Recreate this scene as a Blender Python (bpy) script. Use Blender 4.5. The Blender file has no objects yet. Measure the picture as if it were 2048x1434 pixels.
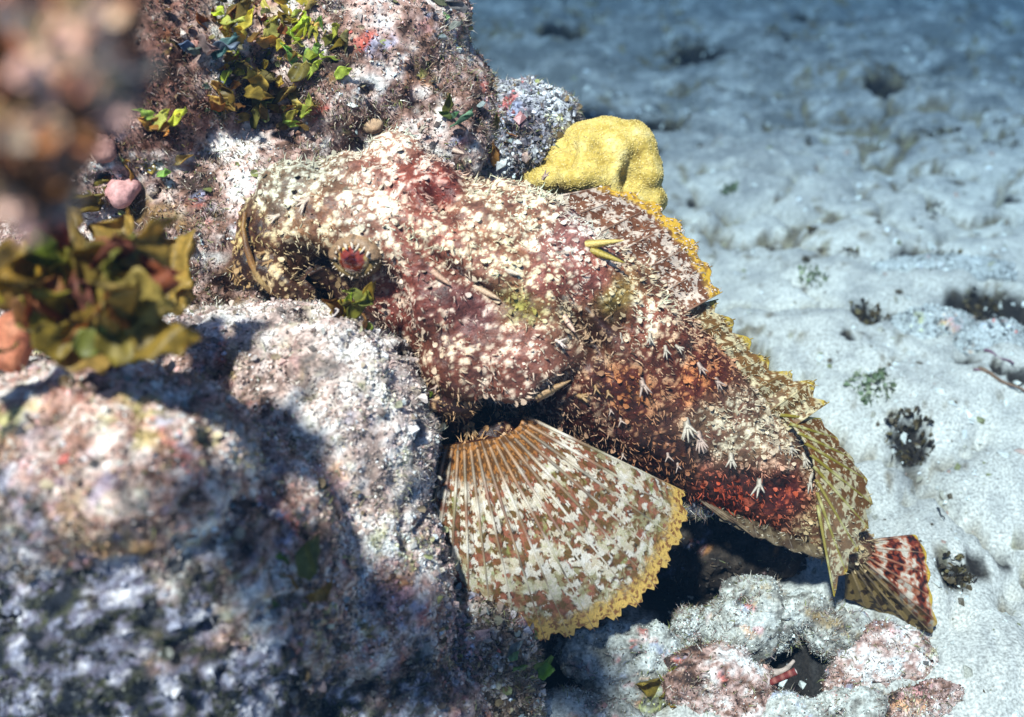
import bpy, math, random
import numpy as np
from mathutils import Matrix, Vector

random.seed(7)
rng = np.random.default_rng(11)
scene = bpy.context.scene
col = scene.collection

# ------------------------------------------------------------------ camera
PITCH = math.radians(42.0)
CAM_H = 0.41
FPX = 2048 * 40.0 / 36.0          # focal length in photograph pixels
D0 = 0.45                         # distance of the fish's plane
S = D0 / FPX                      # one photograph pixel at that distance, in metres
cam_d = bpy.data.cameras.new('camera')
cam_d.lens = 40.0
cam_d.sensor_width = 36.0
cam_d.clip_start = 0.01
cam_d.clip_end = 100.0
cam_d.dof.use_dof = True
cam_d.dof.focus_distance = 0.452
cam_d.dof.aperture_fstop = 40.0 / 1000 / 0.0050
cam = bpy.data.objects.new('camera', cam_d)
col.objects.link(cam)
cam.location = (0, 0, CAM_H)
cam.rotation_euler = (math.pi / 2 - PITCH, 0, 0)
scene.camera = cam

# ------------------------------------------------------------------ sky and sun
SUN = Vector((-0.25, -0.30, 0.90)).normalized()     # towards the sun
world = bpy.data.worlds.new('World')
scene.world = world
world.use_nodes = True
wn = world.node_tree
wn.nodes.clear()
sky = wn.nodes.new('ShaderNodeTexSky')
sky.sky_type = 'NISHITA'
sky.sun_disc = False
sky.sun_elevation = math.asin(SUN.z)
sky.sun_rotation = math.atan2(SUN.x, SUN.y)
bg = wn.nodes.new('ShaderNodeBackground')
bg.inputs['Strength'].default_value = 0.05
wo = wn.nodes.new('ShaderNodeOutputWorld')
wn.links.new(sky.outputs[0], bg.inputs[0])
wn.links.new(bg.outputs[0], wo.inputs[0])

sun_d = bpy.data.lights.new('sun', 'SUN')
sun_d.energy = 5.0
sun_d.angle = math.radians(4.0)
sun_d.color = (1.0, 0.83, 0.66)
sun = bpy.data.objects.new('sun', sun_d)
col.objects.link(sun)
sun.rotation_euler = SUN.to_track_quat('Z', 'Y').to_euler()
sun.location = (-1, 0, 3)

scene.view_settings.view_transform = 'Standard'
scene.view_settings.look = 'None'
scene.view_settings.exposure = 1.38
scene.view_settings.gamma = 1.0
scene.cycles.volume_bounces = 0
scene.cycles.max_bounces = 6
scene.cycles.diffuse_bounces = 1
scene.cycles.transparent_max_bounces = 8
scene.cycles.sample_clamp_indirect = 4.0

# ------------------------------------------------------------------ authoring frame
# (px, py, h): a direction seen from the camera and a height h above the fish's plane, both
# in photograph pixels of S metres, turned into world metres.
FWD = np.array([0, math.cos(PITCH), -math.sin(PITCH)])
UPV = np.array([0, math.sin(PITCH), math.cos(PITCH)])
RGT = np.array([1.0, 0, 0])
CAM = np.array([0, 0, CAM_H])


def P(a):
    a = np.asarray(a, float)
    d = D0 - a[..., 2] * S
    x = (a[..., 0] - 1024) / FPX * d
    y = (717 - a[..., 1]) / FPX * d
    return CAM + x[..., None] * RGT + y[..., None] * UPV + d[..., None] * FWD


def Pinv(w):
    r = np.asarray(w, float) - CAM
    d = r @ FWD
    return np.stack([(r @ RGT) / d * FPX + 1024, 717 - (r @ UPV) / d * FPX, (D0 - d) / S], -1)


def bottom(x, y):
    """the seabed's general level: it falls away from the reef"""
    w = np.asarray(y) + 0.12 * np.asarray(x) - 0.46
    return -0.22 * np.where(w > 0, w * w / (w + 0.12), 0.0)


def ground_at(px, py):
    """where a line of sight meets the seabed's general level"""
    r = (px - 1024) / FPX * RGT + (717 - py) / FPX * UPV + FWD
    lo, hi = 0.1, 6.0
    for _ in range(40):
        d = (lo + hi) / 2
        c = CAM + r * d
        if c[2] > bottom(c[0], c[1]):
            lo = d
        else:
            hi = d
    return c


# ------------------------------------------------------------------ noise
_perm = np.random.default_rng(3).permutation(256)
_perm = np.concatenate([_perm, _perm, _perm])
_grad = np.random.default_rng(4).normal(size=(256, 3))
_grad /= np.linalg.norm(_grad, axis=1)[:, None]


def perlin(p, seed=0):
    p = np.asarray(p, float) + seed * 17.31
    i = np.floor(p).astype(int)
    f = p - i
    u = f * f * f * (f * (f * 6 - 15) + 10)
    i &= 255
    out = 0
    for dx in (0, 1):
        wx = u[:, 0] if dx else 1 - u[:, 0]
        for dy in (0, 1):
            wy = u[:, 1] if dy else 1 - u[:, 1]
            for dz in (0, 1):
                wz = u[:, 2] if dz else 1 - u[:, 2]
                h = _perm[_perm[_perm[(i[:, 0] + dx) & 255] + ((i[:, 1] + dy) & 255)] + ((i[:, 2] + dz) & 255)]
                g = _grad[h]
                out = out + wx * wy * wz * (g[:, 0] * (f[:, 0] - dx) + g[:, 1] * (f[:, 1] - dy) + g[:, 2] * (f[:, 2] - dz))
    return out * 1.5


def fbm(p, oct=4, seed=0, gain=0.5):
    a, s, r = 1.0, 0, 0
    p = np.asarray(p, float)
    for k in range(oct):
        r = r + a * perlin(p * 2.03 ** k, seed + k)
        s += a
        a *= gain
    return r / s


def _h(i, k):
    x = (i[:, 0] * 73856093) ^ (i[:, 1] * 19349663) ^ (i[:, 2] * 83492791) ^ (k * 2654435)
    x = (x ^ (x >> 13)) * 1274126177 & 0x7fffffff
    x = (x ^ (x >> 15)) * 668265263 & 0x7fffffff
    return ((x ^ (x >> 13)) & 0xffff) / 65535.0


def worley(p, seed=0):
    """F1, F2 and a random number of the nearest cell"""
    p = np.asarray(p, float)
    i0 = np.floor(p).astype(np.int64)
    f1 = np.full(len(p), 9.0)
    f2 = np.full(len(p), 9.0)
    cid = np.zeros(len(p))
    for dx in (-1, 0, 1):
        for dy in (-1, 0, 1):
            for dz in (-1, 0, 1):
                c = i0 + np.array([dx, dy, dz])
                q = c + np.stack([_h(c, 1 + seed * 5), _h(c, 2 + seed * 5), _h(c, 3 + seed * 5)], -1)
                d = np.sqrt(((q - p) ** 2).sum(1))
                r = _h(c, 4 + seed * 5)
                n = d < f1
                f2 = np.where(n, f1, np.minimum(f2, d))
                cid = np.where(n, r, cid)
                f1 = np.where(n, d, f1)
    return f1, f2, cid


def smooth01(x, a, b):
    t = np.clip((x - a) / (b - a), 0, 1)
    return t * t * (3 - 2 * t)


def ramp(t, pal):
    pal = np.asarray(pal, float)
    t = np.clip(t, 0, 0.9999) * (len(pal) - 1)
    i = t.astype(int)
    f = (t - i)[:, None]
    return pal[i] * (1 - f) + pal[i + 1] * f


# ------------------------------------------------------------------ mesh helpers
def mesh_from(name, v, f, colr=None, smooth=True):
    """f: (n,3) or (n,4) array, or a list of such arrays"""
    me = bpy.data.meshes.new(name)
    fl = f if isinstance(f, list) else [f]
    fl = [np.asarray(x, np.int32) for x in fl if len(x)]
    me.vertices.add(len(v))
    me.vertices.foreach_set('co', np.asarray(v, np.float32).ravel())
    loops = np.concatenate([x.ravel() for x in fl])
    tot = np.concatenate([np.full(len(x), x.shape[1], np.int32) for x in fl])
    start = np.concatenate([[0], np.cumsum(tot)[:-1]]).astype(np.int32)
    me.loops.add(len(loops))
    me.loops.foreach_set('vertex_index', loops)
    me.polygons.add(len(tot))
    me.polygons.foreach_set('loop_start', start)
    me.polygons.foreach_set('loop_total', tot)
    me.polygons.foreach_set('use_smooth', np.full(len(tot), smooth))
    me.update(calc_edges=True)
    me.validate()
    if colr is not None:
        colr = np.asarray(colr, float)
        if colr.ndim == 1:
            colr = np.tile(colr, (len(v), 1))
        at = me.color_attributes.new('Col', 'FLOAT_COLOR', 'POINT')
        at.data.foreach_set('color', np.concatenate([np.clip(colr, 0, 1), np.ones((len(v), 1))], 1).astype(np.float32).ravel())
    return me


def obj(name, me, mat=None, parent=None, **props):
    o = bpy.data.objects.new(name, me)
    col.objects.link(o)
    if mat is not None:
        me.materials.append(mat)
    if parent is not None:
        o.parent = parent
        o.matrix_parent_inverse = parent.matrix_world.inverted()
    for k, v in props.items():
        o[k] = v
    return o


def empty(name, loc, **props):
    o = bpy.data.objects.new(name, None)
    col.objects.link(o)
    o.empty_display_size = 0.01
    o.location = loc
    o.matrix_world = Matrix.Translation(loc)
    for k, v in props.items():
        o[k] = v
    return o


_sph = {}


def sphere(sub):
    if sub not in _sph:
        import bmesh
        bm = bmesh.new()
        bmesh.ops.create_icosphere(bm, subdivisions=sub, radius=1.0)
        v = np.array([x.co[:] for x in bm.verts])
        f = np.array([[y.index for y in x.verts] for x in bm.faces])
        bm.free()
        _sph[sub] = (v, f)
    return _sph[sub]


def union(blobs, voxel, smooth_it=3):
    """closed solids [(verts, tris)] melted into one skin of quads"""
    V, F, n = [], [], 0
    for v, f in blobs:
        V.append(v); F.append(f + n); n += len(v)
    me = mesh_from('tmp', np.concatenate(V), np.concatenate(F))
    o = bpy.data.objects.new('tmp', me)
    col.objects.link(o)
    m = o.modifiers.new('r', 'REMESH')
    m.mode = 'VOXEL'
    m.voxel_size = voxel
    bpy.context.view_layer.update()
    dg = bpy.context.evaluated_depsgraph_get()
    ev = o.evaluated_get(dg)
    em = ev.to_mesh()
    v = np.empty(len(em.vertices) * 3, np.float32)
    em.vertices.foreach_get('co', v)
    v = v.reshape(-1, 3).astype(float)
    lp = np.empty(len(em.loops), np.int32)
    em.loops.foreach_get('vertex_index', lp)
    f = lp.reshape(-1, 4)
    ev.to_mesh_clear()
    bpy.data.objects.remove(o)
    bpy.data.meshes.remove(me)
    for _ in range(smooth_it):
        v = lap(v, f)
    return v, f


def lap(v, f, k=0.6):
    n = len(v)
    a = np.concatenate([f[:, 0], f[:, 1], f[:, 2], f[:, 3]])
    b = np.concatenate([f[:, 1], f[:, 2], f[:, 3], f[:, 0]])
    aa, bb = np.concatenate([a, b]), np.concatenate([b, a])
    cnt = np.bincount(aa, minlength=n)[:, None]
    s = np.stack([np.bincount(aa, v[bb, j], n) for j in range(3)], -1)
    return v * (1 - k) + k * s / np.maximum(cnt, 1)


def vnormals(v, f):
    if f.shape[1] == 4:
        fn = np.cross(v[f[:, 2]] - v[f[:, 0]], v[f[:, 3]] - v[f[:, 1]])
    else:
        fn = np.cross(v[f[:, 1]] - v[f[:, 0]], v[f[:, 2]] - v[f[:, 0]])
    n = np.zeros_like(v)
    for k in range(f.shape[1]):
        for j in range(3):
            n[:, j] += np.bincount(f[:, k], fn[:, j], len(v))
    n /= np.maximum(np.linalg.norm(n, axis=1), 1e-12)[:, None]
    ln = np.linalg.norm(fn, axis=1)
    return n, fn / np.maximum(ln, 1e-15)[:, None], ln * 0.5


def blob(c, r, axes=None, sub=4):
    """an ellipsoid in the authoring frame"""
    v, f = sphere(sub)
    q = v * np.asarray(r, float)
    if axes is not None:
        q = q @ np.asarray(axes, float)
    return P(q + np.asarray(c, float)), f


# small templates, z up, unit length -------------------------------------------------
def tpl_granule():
    v = np.array([(1.1, .1, .1), (-.9, -.2, -.1), (.15, 1, .2), (-.1, -1.1, .1), (.2, .1, .85), (0, 0, -.8)])
    f = np.array([(0, 2, 4), (2, 1, 4), (1, 3, 4), (3, 0, 4), (2, 0, 5), (1, 2, 5), (3, 1, 5), (0, 3, 5)])
    return v, f


def tpl_papilla(bend=0.5, rings=3, fat=0.22):
    V, F = [], []
    for k in range(rings):
        t = k / rings
        r = fat * (1 - 0.65 * t)
        for j in range(3):
            a = 2 * math.pi * j / 3
            V.append((r * math.cos(a) + bend * t * t, r * 0.7 * math.sin(a), t))
    V.append((bend, 0, 1))
    for k in range(rings - 1):
        for j in range(3):
            a, b = k * 3 + j, k * 3 + (j + 1) % 3
            F += [(a, b, b + 3), (a, b + 3, a + 3)]
    e = (rings - 1) * 3
    for j in range(3):
        F.append((e + j, e + (j + 1) % 3, len(V) - 1))
    return np.array(V), np.array(F)


def tpl_flake():
    V = [(0, 0, 0), (-.28, .05, .35), (.3, -.04, .3), (-.42, .1, .7), (.05, .16, .62), (.45, .06, .72), (-.2, .3, 1), (.22, .26, .95)]
    V2 = [(x, y - 0.06, z) for x, y, z in V]
    F = [(0, 2, 4), (0, 4, 1), (1, 4, 3), (2, 5, 4), (3, 4, 6), (4, 5, 7), (4, 7, 6)]
    n = len(V)
    return np.array(V + V2), np.array(F + [(c + n, b + n, a + n) for a, b, c in F])


def tpl_scale():
    """a low rounded wart, a dome on a ring"""
    V = [(math.cos(a), math.sin(a), 0) for a in np.arange(6) * math.pi / 3]
    V += [(.6 * math.cos(a) + .1, .6 * math.sin(a), .55) for a in np.arange(6) * math.pi / 3 + .4] + [(.15, 0, .75)]
    F = []
    for j in range(6):
        k = (j + 1) % 6
        F += [(j, k, 6 + k), (j, 6 + k, 6 + j), (6 + j, 6 + k, 12)]
    return np.array(V), np.array(F)


T_GRAN, T_PAP, T_HAIR, T_FLAKE, T_WART = tpl_granule(), tpl_papilla(), tpl_papilla(.8, 2, .09), tpl_flake(), tpl_scale()


def frames(n, twist, tilt=0.0, lean=None):
    """rotation matrices with z on the normal n, turned by twist, leaning by tilt or along lean"""
    z = n / np.linalg.norm(n, axis=1)[:, None]
    if tilt or lean is not None:
        z = z + rng.normal(size=z.shape) * tilt
        if lean is not None:
            z = z + lean
        z /= np.linalg.norm(z, axis=1)[:, None]
    ref = np.where(np.abs(z[:, 2:3]) < 0.9, np.array([[0, 0, 1.0]]), np.array([[1.0, 0, 0]]))
    x = np.cross(ref, z)
    x /= np.linalg.norm(x, axis=1)[:, None]
    y = np.cross(z, x)
    c, s = np.cos(twist)[:, None], np.sin(twist)[:, None]
    return np.stack([x * c + y * s, -x * s + y * c, z], -1)


def pieces(tpl, pos, R, scl, colr):
    """many copies of a template in one vertex and face array"""
    tv, tf = tpl
    n, m = len(pos), len(tv)
    scl = np.asarray(scl, float)
    if scl.ndim == 1:
        scl = np.stack([scl] * 3, -1)
    loc = tv[None] * scl[:, None, :]
    v = np.einsum('nij,nmj->nmi', R, loc) + pos[:, None, :]
    f = tf[None] + (np.arange(n) * m)[:, None, None]
    c = np.repeat(colr, m, 0)
    return v.reshape(-1, 3), f.reshape(-1, 3), c


def join(parts):
    V, F, C, n = [], [], [], 0
    for v, f, c in parts:
        V.append(v); F.append(f + n); C.append(c); n += len(v)
    return np.concatenate(V), np.concatenate(F), np.concatenate(C)


def sample(v, f, n, density=None, margin=140, seed=0):
    """n random points on the skin, on what this side of the thing shows"""
    r = np.random.default_rng(100 + seed)
    _, fn, ar = vnormals(v, f)
    cen = v[f].mean(1)
    pp = Pinv(cen)
    w = ar.copy()
    to = CAM - cen
    dist = np.linalg.norm(to, axis=1)
    w *= ((fn * to).sum(1) / dist > -0.15)
    w *= (pp[:, 0] > -margin) & (pp[:, 0] < 2048 + margin) & (pp[:, 1] > -margin) & (pp[:, 1] < 1434 + margin)
    if density is not None:
        w *= density(cen, pp, fn)
    w = np.maximum(w, 0)
    k = r.choice(len(f), n, p=w / w.sum())
    a, b = r.random(n)[:, None], r.random(n)[:, None]
    q = (v[f[k, 0]] * (1 - a) + v[f[k, 1]] * a) * (1 - b) + (v[f[k, 3]] * (1 - a) + v[f[k, 2]] * a) * b
    return q, fn[k]


# ------------------------------------------------------------------ materials
def material(name, rough=0.75, bump=0.4, scale=900.0, vary=0.35, spec=0.3, translucent=0.0, vor=False, sss=0.0):
    m = bpy.data.materials.new(name)
    m.use_nodes = True
    nt = m.node_tree
    nd, lk = nt.nodes, nt.links
    b = nd['Principled BSDF']
    at = nd.new('ShaderNodeAttribute'); at.attribute_name = 'Col'
    tc = nd.new('ShaderNodeTexCoord')
    nz = nd.new('ShaderNodeTexNoise')
    nz.inputs['Scale'].default_value = scale
    nz.inputs['Detail'].default_value = 3.0
    lk.new(tc.outputs['Object'], nz.inputs['Vector'])
    mr = nd.new('ShaderNodeMapRange')
    mr.inputs['From Min'].default_value = 0.3
    mr.inputs['From Max'].default_value = 0.7
    mr.inputs['To Min'].default_value = 1 - vary
    mr.inputs['To Max'].default_value = 1 + vary
    lk.new(nz.outputs['Fac'], mr.inputs['Value'])
    mx = nd.new('ShaderNodeVectorMath'); mx.operation = 'SCALE'
    lk.new(at.outputs['Color'], mx.inputs[0])
    lk.new(mr.outputs[0], mx.inputs['Scale'])
    lk.new(mx.outputs[0], b.inputs['Base Color'])
    b.inputs['Roughness'].default_value = rough
    b.inputs['Specular IOR Level'].default_value = spec
    if sss:
        b.inputs['Subsurface Weight'].default_value = sss
        b.inputs['Subsurface Radius'].default_value = (0.002, 0.001, 0.0006)
        b.inputs['Subsurface Scale'].default_value = 1.0
    if bump:
        bp = nd.new('ShaderNodeBump')
        bp.inputs['Strength'].default_value = bump
        bp.inputs['Distance'].default_value = 0.0006
        if vor:
            vo = nd.new('ShaderNodeTexVoronoi'); vo.inputs['Scale'].default_value = scale
            lk.new(tc.outputs['Object'], vo.inputs['Vector'])
            lk.new(vo.outputs['Distance'], bp.inputs['Height'])
        else:
            lk.new(nz.outputs['Fac'], bp.inputs['Height'])
        lk.new(bp.outputs[0], b.inputs['Normal'])
    if translucent:
        tr = nd.new('ShaderNodeBsdfTranslucent')
        lk.new(mx.outputs[0], tr.inputs['Color'])
        ms = nd.new('ShaderNodeMixShader'); ms.inputs[0].default_value = translucent
        lk.new(b.outputs[0], ms.inputs[1]); lk.new(tr.outputs[0], ms.inputs[2])
        lk.new(ms.outputs[0], nd['Material Output'].inputs['Surface'])
    return m


M_ROCK = material('encrusted_rock', 0.85, 0.9, 700, 0.45, 0.2)
M_GRAN = material('encrusting_grains', 0.42, 0.3, 1500, 0.3, 0.5)
M_SAND = material('sand', 0.9, 0.45, 800, 0.42, 0.15)
M_CORAL = material('coral_skin', 0.75, 0.4, 1000, 0.2, 0.25, vor=True)
M_SKIN = material('fish_skin', 0.5, 0.5, 1400, 0.3, 0.45)
M_PAP = material('skin_flaps', 0.5, 0.0, 1500, 0.15, 0.45, translucent=0.15)
M_FIN = material('fin_membrane', 0.5, 0.25, 1600, 0.18, 0.4, translucent=0.15)
M_LEAF = material('algae_blade', 0.45, 0.3, 300, 0.4, 0.4, translucent=0.6)
M_EYE = material('eye', 0.12, 0.0, 1500, 0.15, 0.6)
_b = M_EYE.node_tree.nodes['Principled BSDF']
_b.inputs['Coat Weight'].default_value = 1.0
_b.inputs['Coat Roughness'].default_value = 0.03
M_SPONGE = material('sponge', 0.7, 0.6, 500, 0.3, 0.3)

# ------------------------------------------------------------------ seabed
def seabed():
    n = 510
    u = np.linspace(-1, 1, n)
    g = lambda u, a: a * u + (14 - a) * np.sign(u) * np.abs(u) ** 15
    X, Y = np.meshgrid(0.24 + g(u, 0.66), 0.95 + g(u, 0.85))
    p = np.stack([X.ravel(), Y.ravel(), np.zeros(n * n)], -1)
    near = smooth01(-np.hypot(p[:, 0] - 0.2, p[:, 1] - 0.9), -4.0, -1.8)
    q = p * 1000
    z = bottom(p[:, 0], p[:, 1])
    st = np.stack([(q[:, 0] * .8 + q[:, 1] * .6) / 90, (-q[:, 0] * .6 + q[:, 1] * .8) / 26, q[:, 2]], -1)
    far = smooth01(p[:, 1] - .2 * p[:, 0], .42, .9)
    z += (0.012 + .014 * far) * fbm(q / 150, 3, 1) * near
    z += .020 * far * np.abs(fbm(st * np.array([.55, .45, 1]), 4, 19, .55)) * near
    z += 0.0055 * fbm(st, 4, 9) * near
    z += 0.0045 * fbm(q / 16, 5, 5, 0.62) * near
    z += 0.0045 * np.abs(fbm(q / 34, 3, 15)) * near
    # slabs of pavement with cracks between
    f1, f2, cid = worley(np.stack([q[:, 0] / 75 + .35 * fbm(q / 40, 2, 30), q[:, 1] / 60 + .35 * fbm(q / 40, 2, 31), q[:, 2] + .5], -1), 3)
    crackw = smooth01(fbm(q / 150, 2, 77), -0.22, 0.18)
    z += 0.016 * (.55 - f1) * near * smooth01(q[:, 0], 60, 220)
    crack = np.exp(-((f2 - f1) / 0.07) ** 2) * crackw
    z -= 0.012 * crack * near
    pit = np.zeros(len(z))
    tone = np.zeros(len(z))
    # holes and hollows of the pavement
    for (x, y, r, dp) in [(1818, 885, 34, .03), (1322, 240, 42, .02), (1775, 178, 36, .02), (1640, 35, 40, .02),
                          (1395, 95, 48, .02), (1310, 110, 30, .02), (1830, 525, 34, .012), (1730, 635, 26, .012),
                          (1990, 598, 40, .02), (1930, 605, 34, .018), (2040, 600, 40, .02), (1800, 640, 20, .01),
                          (1390, 408, 13, .01), (1910, 362, 11, .01), (2025, 390, 16, .01), (1900, 1150, 30, .016),
                          (1955, 1130, 22, .012), (2010, 1100, 20, .01), (1120, 60, 40, .02), (1290, 300, 30, .02),
                          (1930, 720, 16, .01), (1990, 745, 14, .01), (2030, 760, 18, .01), (1690, 690, 12, .006),
                          (1582, 1330, 95, .03), (1555, 1350, 60, .03), (1400, 1100, 150, .02), (1130, 1340, 70, .02)]:
        c = ground_at(x, y)
        rr = r * np.linalg.norm(c - CAM) / FPX
        d2 = ((p[:, 0] - c[0]) / rr) ** 2 + ((p[:, 1] - c[1]) / (rr * 1.25)) ** 2
        wob = 1 + 0.7 * fbm(q / 9, 3, 40)
        e = np.exp(-(d2 * wob) ** 1.5)
        z -= dp * e * min(1.0, 2.2 * rr / dp * .5)
        pit = np.maximum(pit, e)
    p[:, 2] = z
    idx = np.arange(n * n).reshape(n, n)
    f = np.stack([idx[:-1, :-1], idx[:-1, 1:], idx[1:, 1:], idx[1:, :-1]], -1).reshape(-1, 4)
    t = 0.66 + 0.7 * fbm(q / 34, 6, 12, 0.7) + 0.3 * fbm(st * 1.5, 4, 21, .6) + .25 * fbm(q / 3.5, 2, 22) - .60 * smooth01(p[:, 1] - .25 * p[:, 0], .42, .95)  # far ground coloured darker in place of the light falling off
    c = ramp(t, [(.12, .125, .13), (.25, .255, .26), (.38, .38, .37), (.50, .495, .47), (.60, .59, .56)])
    # brown and green films of algae in cracks and patches
    film = smooth01(fbm(q / 11, 4, 60, .6) + 0.9 * (crack * 0.7 + pit) + 0.35 * fbm(q / 120, 2, 61) + .06 * far, 0.24, 0.46)[:, None]
    alg = ramp(0.5 + fbm(q / 7, 3, 64), [(.05, .035, .02), (.13, .095, .05), (.20, .18, .09)])
    c = c * (1 - .8 * film) + alg * .8 * film
    dk = smooth01(pit, .12, .5)[:, None]  # shade inside the pits painted on as near-black
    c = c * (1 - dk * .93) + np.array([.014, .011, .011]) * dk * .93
    c = c * np.array([1.08, .98, .89])
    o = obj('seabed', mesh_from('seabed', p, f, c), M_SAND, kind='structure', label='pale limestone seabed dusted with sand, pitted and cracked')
    return p, f, c, o


SB_V, SB_F, SB_C, SB = seabed()


def seabed_z(x, y):
    d = (SB_V[:, 0] - x) ** 2 + (SB_V[:, 1] - y) ** 2
    return SB_V[np.argmin(d), 2]


def on_seabed(px, py):
    c = ground_at(px, py)
    c[2] = seabed_z(c[0], c[1])
    return c


# sand grains and rubble crumbs that nobody could count
def seabed_crumbs():
    near = lambda c, pp, fn: (fbm(c * 1000 / 40, 3, 8) > -0.05) * 1.0 / (0.3 + (c[:, 1] - .2) ** 2)
    q, nn = sample(SB_V, SB_F, 15000, near, 60, 1)
    r = rng.random(15000)
    pal = np.array([(.68, .66, .6), (.55, .52, .46), (.35, .31, .24), (.10, .07, .04), (.2, .19, .08), (.75, .73, .7), (.36, .22, .17)])
    c = pal[rng.choice(7, 15000, p=[.26, .22, .16, .12, .08, .12, .04])]
    s = (0.0003 + 0.0009 * r ** 3 + .0022 * r ** 18)[:, None] * np.stack([np.ones(15000), .6 + .8 * rng.random(15000), .5 + .4 * rng.random(15000)], -1)
    v, f, c = pieces(T_GRAN, q, frames(nn, rng.random(15000) * 6.3, .4), s, c)
    obj('rubble_crumbs', mesh_from('crumbs', v, f, c, False), M_GRAN, kind='stuff', category='sand grains',
        label='fine sand grains and shell crumbs strewn over the seabed')


seabed_crumbs()

# ------------------------------------------------------------------ rocks
PAL_PINK = [(.05, .028, .022), (.20, .095, .06), (.44, .25, .20), (.64, .45, .38), (.76, .65, .58), (.84, .77, .70)]
PAL_GREY = [(.06, .05, .06), (.15, .13, .15), (.28, .26, .29), (.42, .40, .42), (.58, .55, .53), (.70, .67, .63)]
PAL_BROWN = [(.03, .018, .012), (.10, .06, .035), (.20, .12, .08), (.34, .24, .18), (.52, .42, .35), (.70, .60, .53)]
PAL_SAND = [(.14, .12, .10), (.32, .28, .23), (.50, .46, .39), (.58, .54, .47), (.68, .64, .57)]
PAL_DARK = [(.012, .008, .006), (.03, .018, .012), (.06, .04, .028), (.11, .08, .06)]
ACC = np.array([(.34, .31, .05), (.54, .21, .06), (.58, .24, .22), (.25, .26, .36), (.40, .05, .03), (.24, .13, .03)])


def rock_colour(q, pal, seed, acc=0.25, shift=0.0):
    t = 0.54 + 1.15 * fbm(q / 20, 4, seed, .6) + 0.55 * fbm(q / 4.5, 3, seed + 9)
    f1, f2, cid = worley(q / 2.6, seed)
    t = t + 0.5 * (cid - .5) + shift
    c = ramp(t, pal)
    a = smooth01(fbm(q / 16, 3, seed + 20) + .35 * (cid - .5), .30 - acc * .6, .55 - acc * .6)
    k = np.clip(((perlin(q / 40, seed + 31) * 1.3 + .5) * len(ACC)).astype(int), 0, len(ACC) - 1)
    ac = ACC[k] * (0.5 + cid[:, None])
    return c * (1 - .7 * a[:, None]) + ac * .7 * a[:, None]


def rock(name, label, blobs, voxel, pal, seed, lumps, grains, hairs, flakes=0, acc=.25, group=None, zone=None,
         gsize=(.0004, .0013), category='rock', mat=None, shift=0.0):
    v, f = union([blob(b[0], b[1], b[2] if len(b) > 2 else None) for b in blobs], voxel, 5)
    n, _, _ = vnormals(v, f)
    q = v * 1000
    big, mid, small = lumps
    d = big * fbm(q / 45, 3, seed + 1) + mid * fbm(q / 13, 3, seed + 2) + small * fbm(q / 4, 3, seed + 3, .6)
    f1, f2, cid = worley(q / 9 + .3 * fbm(q / 6, 2, seed + 4)[:, None], seed + 2)
    d += mid * .8 * (.5 - f1) * (cid > .35)
    hole = smooth01(fbm(q / 12, 2, seed + 6), .28, .5)
    d -= mid * 1.6 * hole
    v = v + n * (d / 1000)[:, None]
    q = v * 1000
    c = rock_colour(q, pal, seed, acc, shift)
    c = c * (1 - .5 * hole[:, None])
    if zone is not None:
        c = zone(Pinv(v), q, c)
    o = obj(name, mesh_from(name, v, f, c), mat or M_ROCK, label=label, category=category)
    if group:
        o['group'] = group
    parts = []
    patch = lambda cc, pp, fn: .25 + (fbm(cc * 1000 / 14, 3, seed + 40) > -.08)
    if grains:
        p, nn = sample(v, f, grains, patch, 90, seed)
        gc = rock_colour(p * 1000 + rng.normal(size=p.shape) * 2.2, pal, seed, acc + .05, shift)
        rr_ = rng.random((grains, 1))
        gc = np.clip(gc * np.where(rr_ < .2, .22, np.where(rr_ > .68, 1.55, .9)) * (.75 + .5 * rng.random((grains, 1))), 0, .88)
        if zone is not None:
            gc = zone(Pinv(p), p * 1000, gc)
        s = gsize[0] + (gsize[1] - gsize[0]) * rng.random(grains) ** 2.2
        s = np.where(rng.random(grains) < .03, s * 2.2, s)
        s3 = s[:, None] * (.6 + .8 * rng.random((grains, 3)))
        parts.append(pieces(T_GRAN, p + nn * (s * .3)[:, None], frames(nn, rng.random(grains) * 6.3, .5), s3, gc))
    if hairs:
        turf = lambda cc, pp, fn: smooth01(fbm(cc * 1000 / 20, 3, seed + 50), -.15, .2) + .1
        p, nn = sample(v, f, hairs, turf, 90, seed + 1)
        hp = np.array([(.30, .20, .13), (.16, .09, .05), (.42, .33, .24), (.34, .22, .20), (.24, .23, .08), (.55, .45, .36)])
        hc = hp[rng.choice(6, hairs)] * (.6 + .8 * rng.random((hairs, 1)))
        if zone is not None:
            hc = zone(Pinv(p), p * 1000, hc)
        s = .0012 + .0022 * rng.random(hairs) ** 1.6
        s3 = np.stack([s * 1.1, s * 1.1, s], -1)
        parts.append(pieces(T_HAIR, p, frames(nn, rng.random(hairs) * 6.3, .55), s3, hc))
    if flakes:
        p, nn = sample(v, f, flakes, patch, 90, seed + 2)
        fp = np.array([(.30, .30, .10), (.45, .36, .22), (.36, .40, .38), (.55, .42, .38), (.22, .14, .06)])
        fc = fp[rng.choice(5, flakes)] * (.6 + .8 * rng.random((flakes, 1)))
        if zone is not None:
            fc = zone(Pinv(p), p * 1000, fc)
        s = .0015 + .003 * rng.random(flakes) ** 2
        parts.append(pieces(T_FLAKE, p, frames(nn, rng.random(flakes) * 6.3, .6), s, fc))
    if parts:
        v2, f2_, c2 = join(parts)
        obj('algal_turf', mesh_from('turf', v2, f2_, c2, False), M_GRAN, o, kind='stuff')
    return o, v, f


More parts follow.
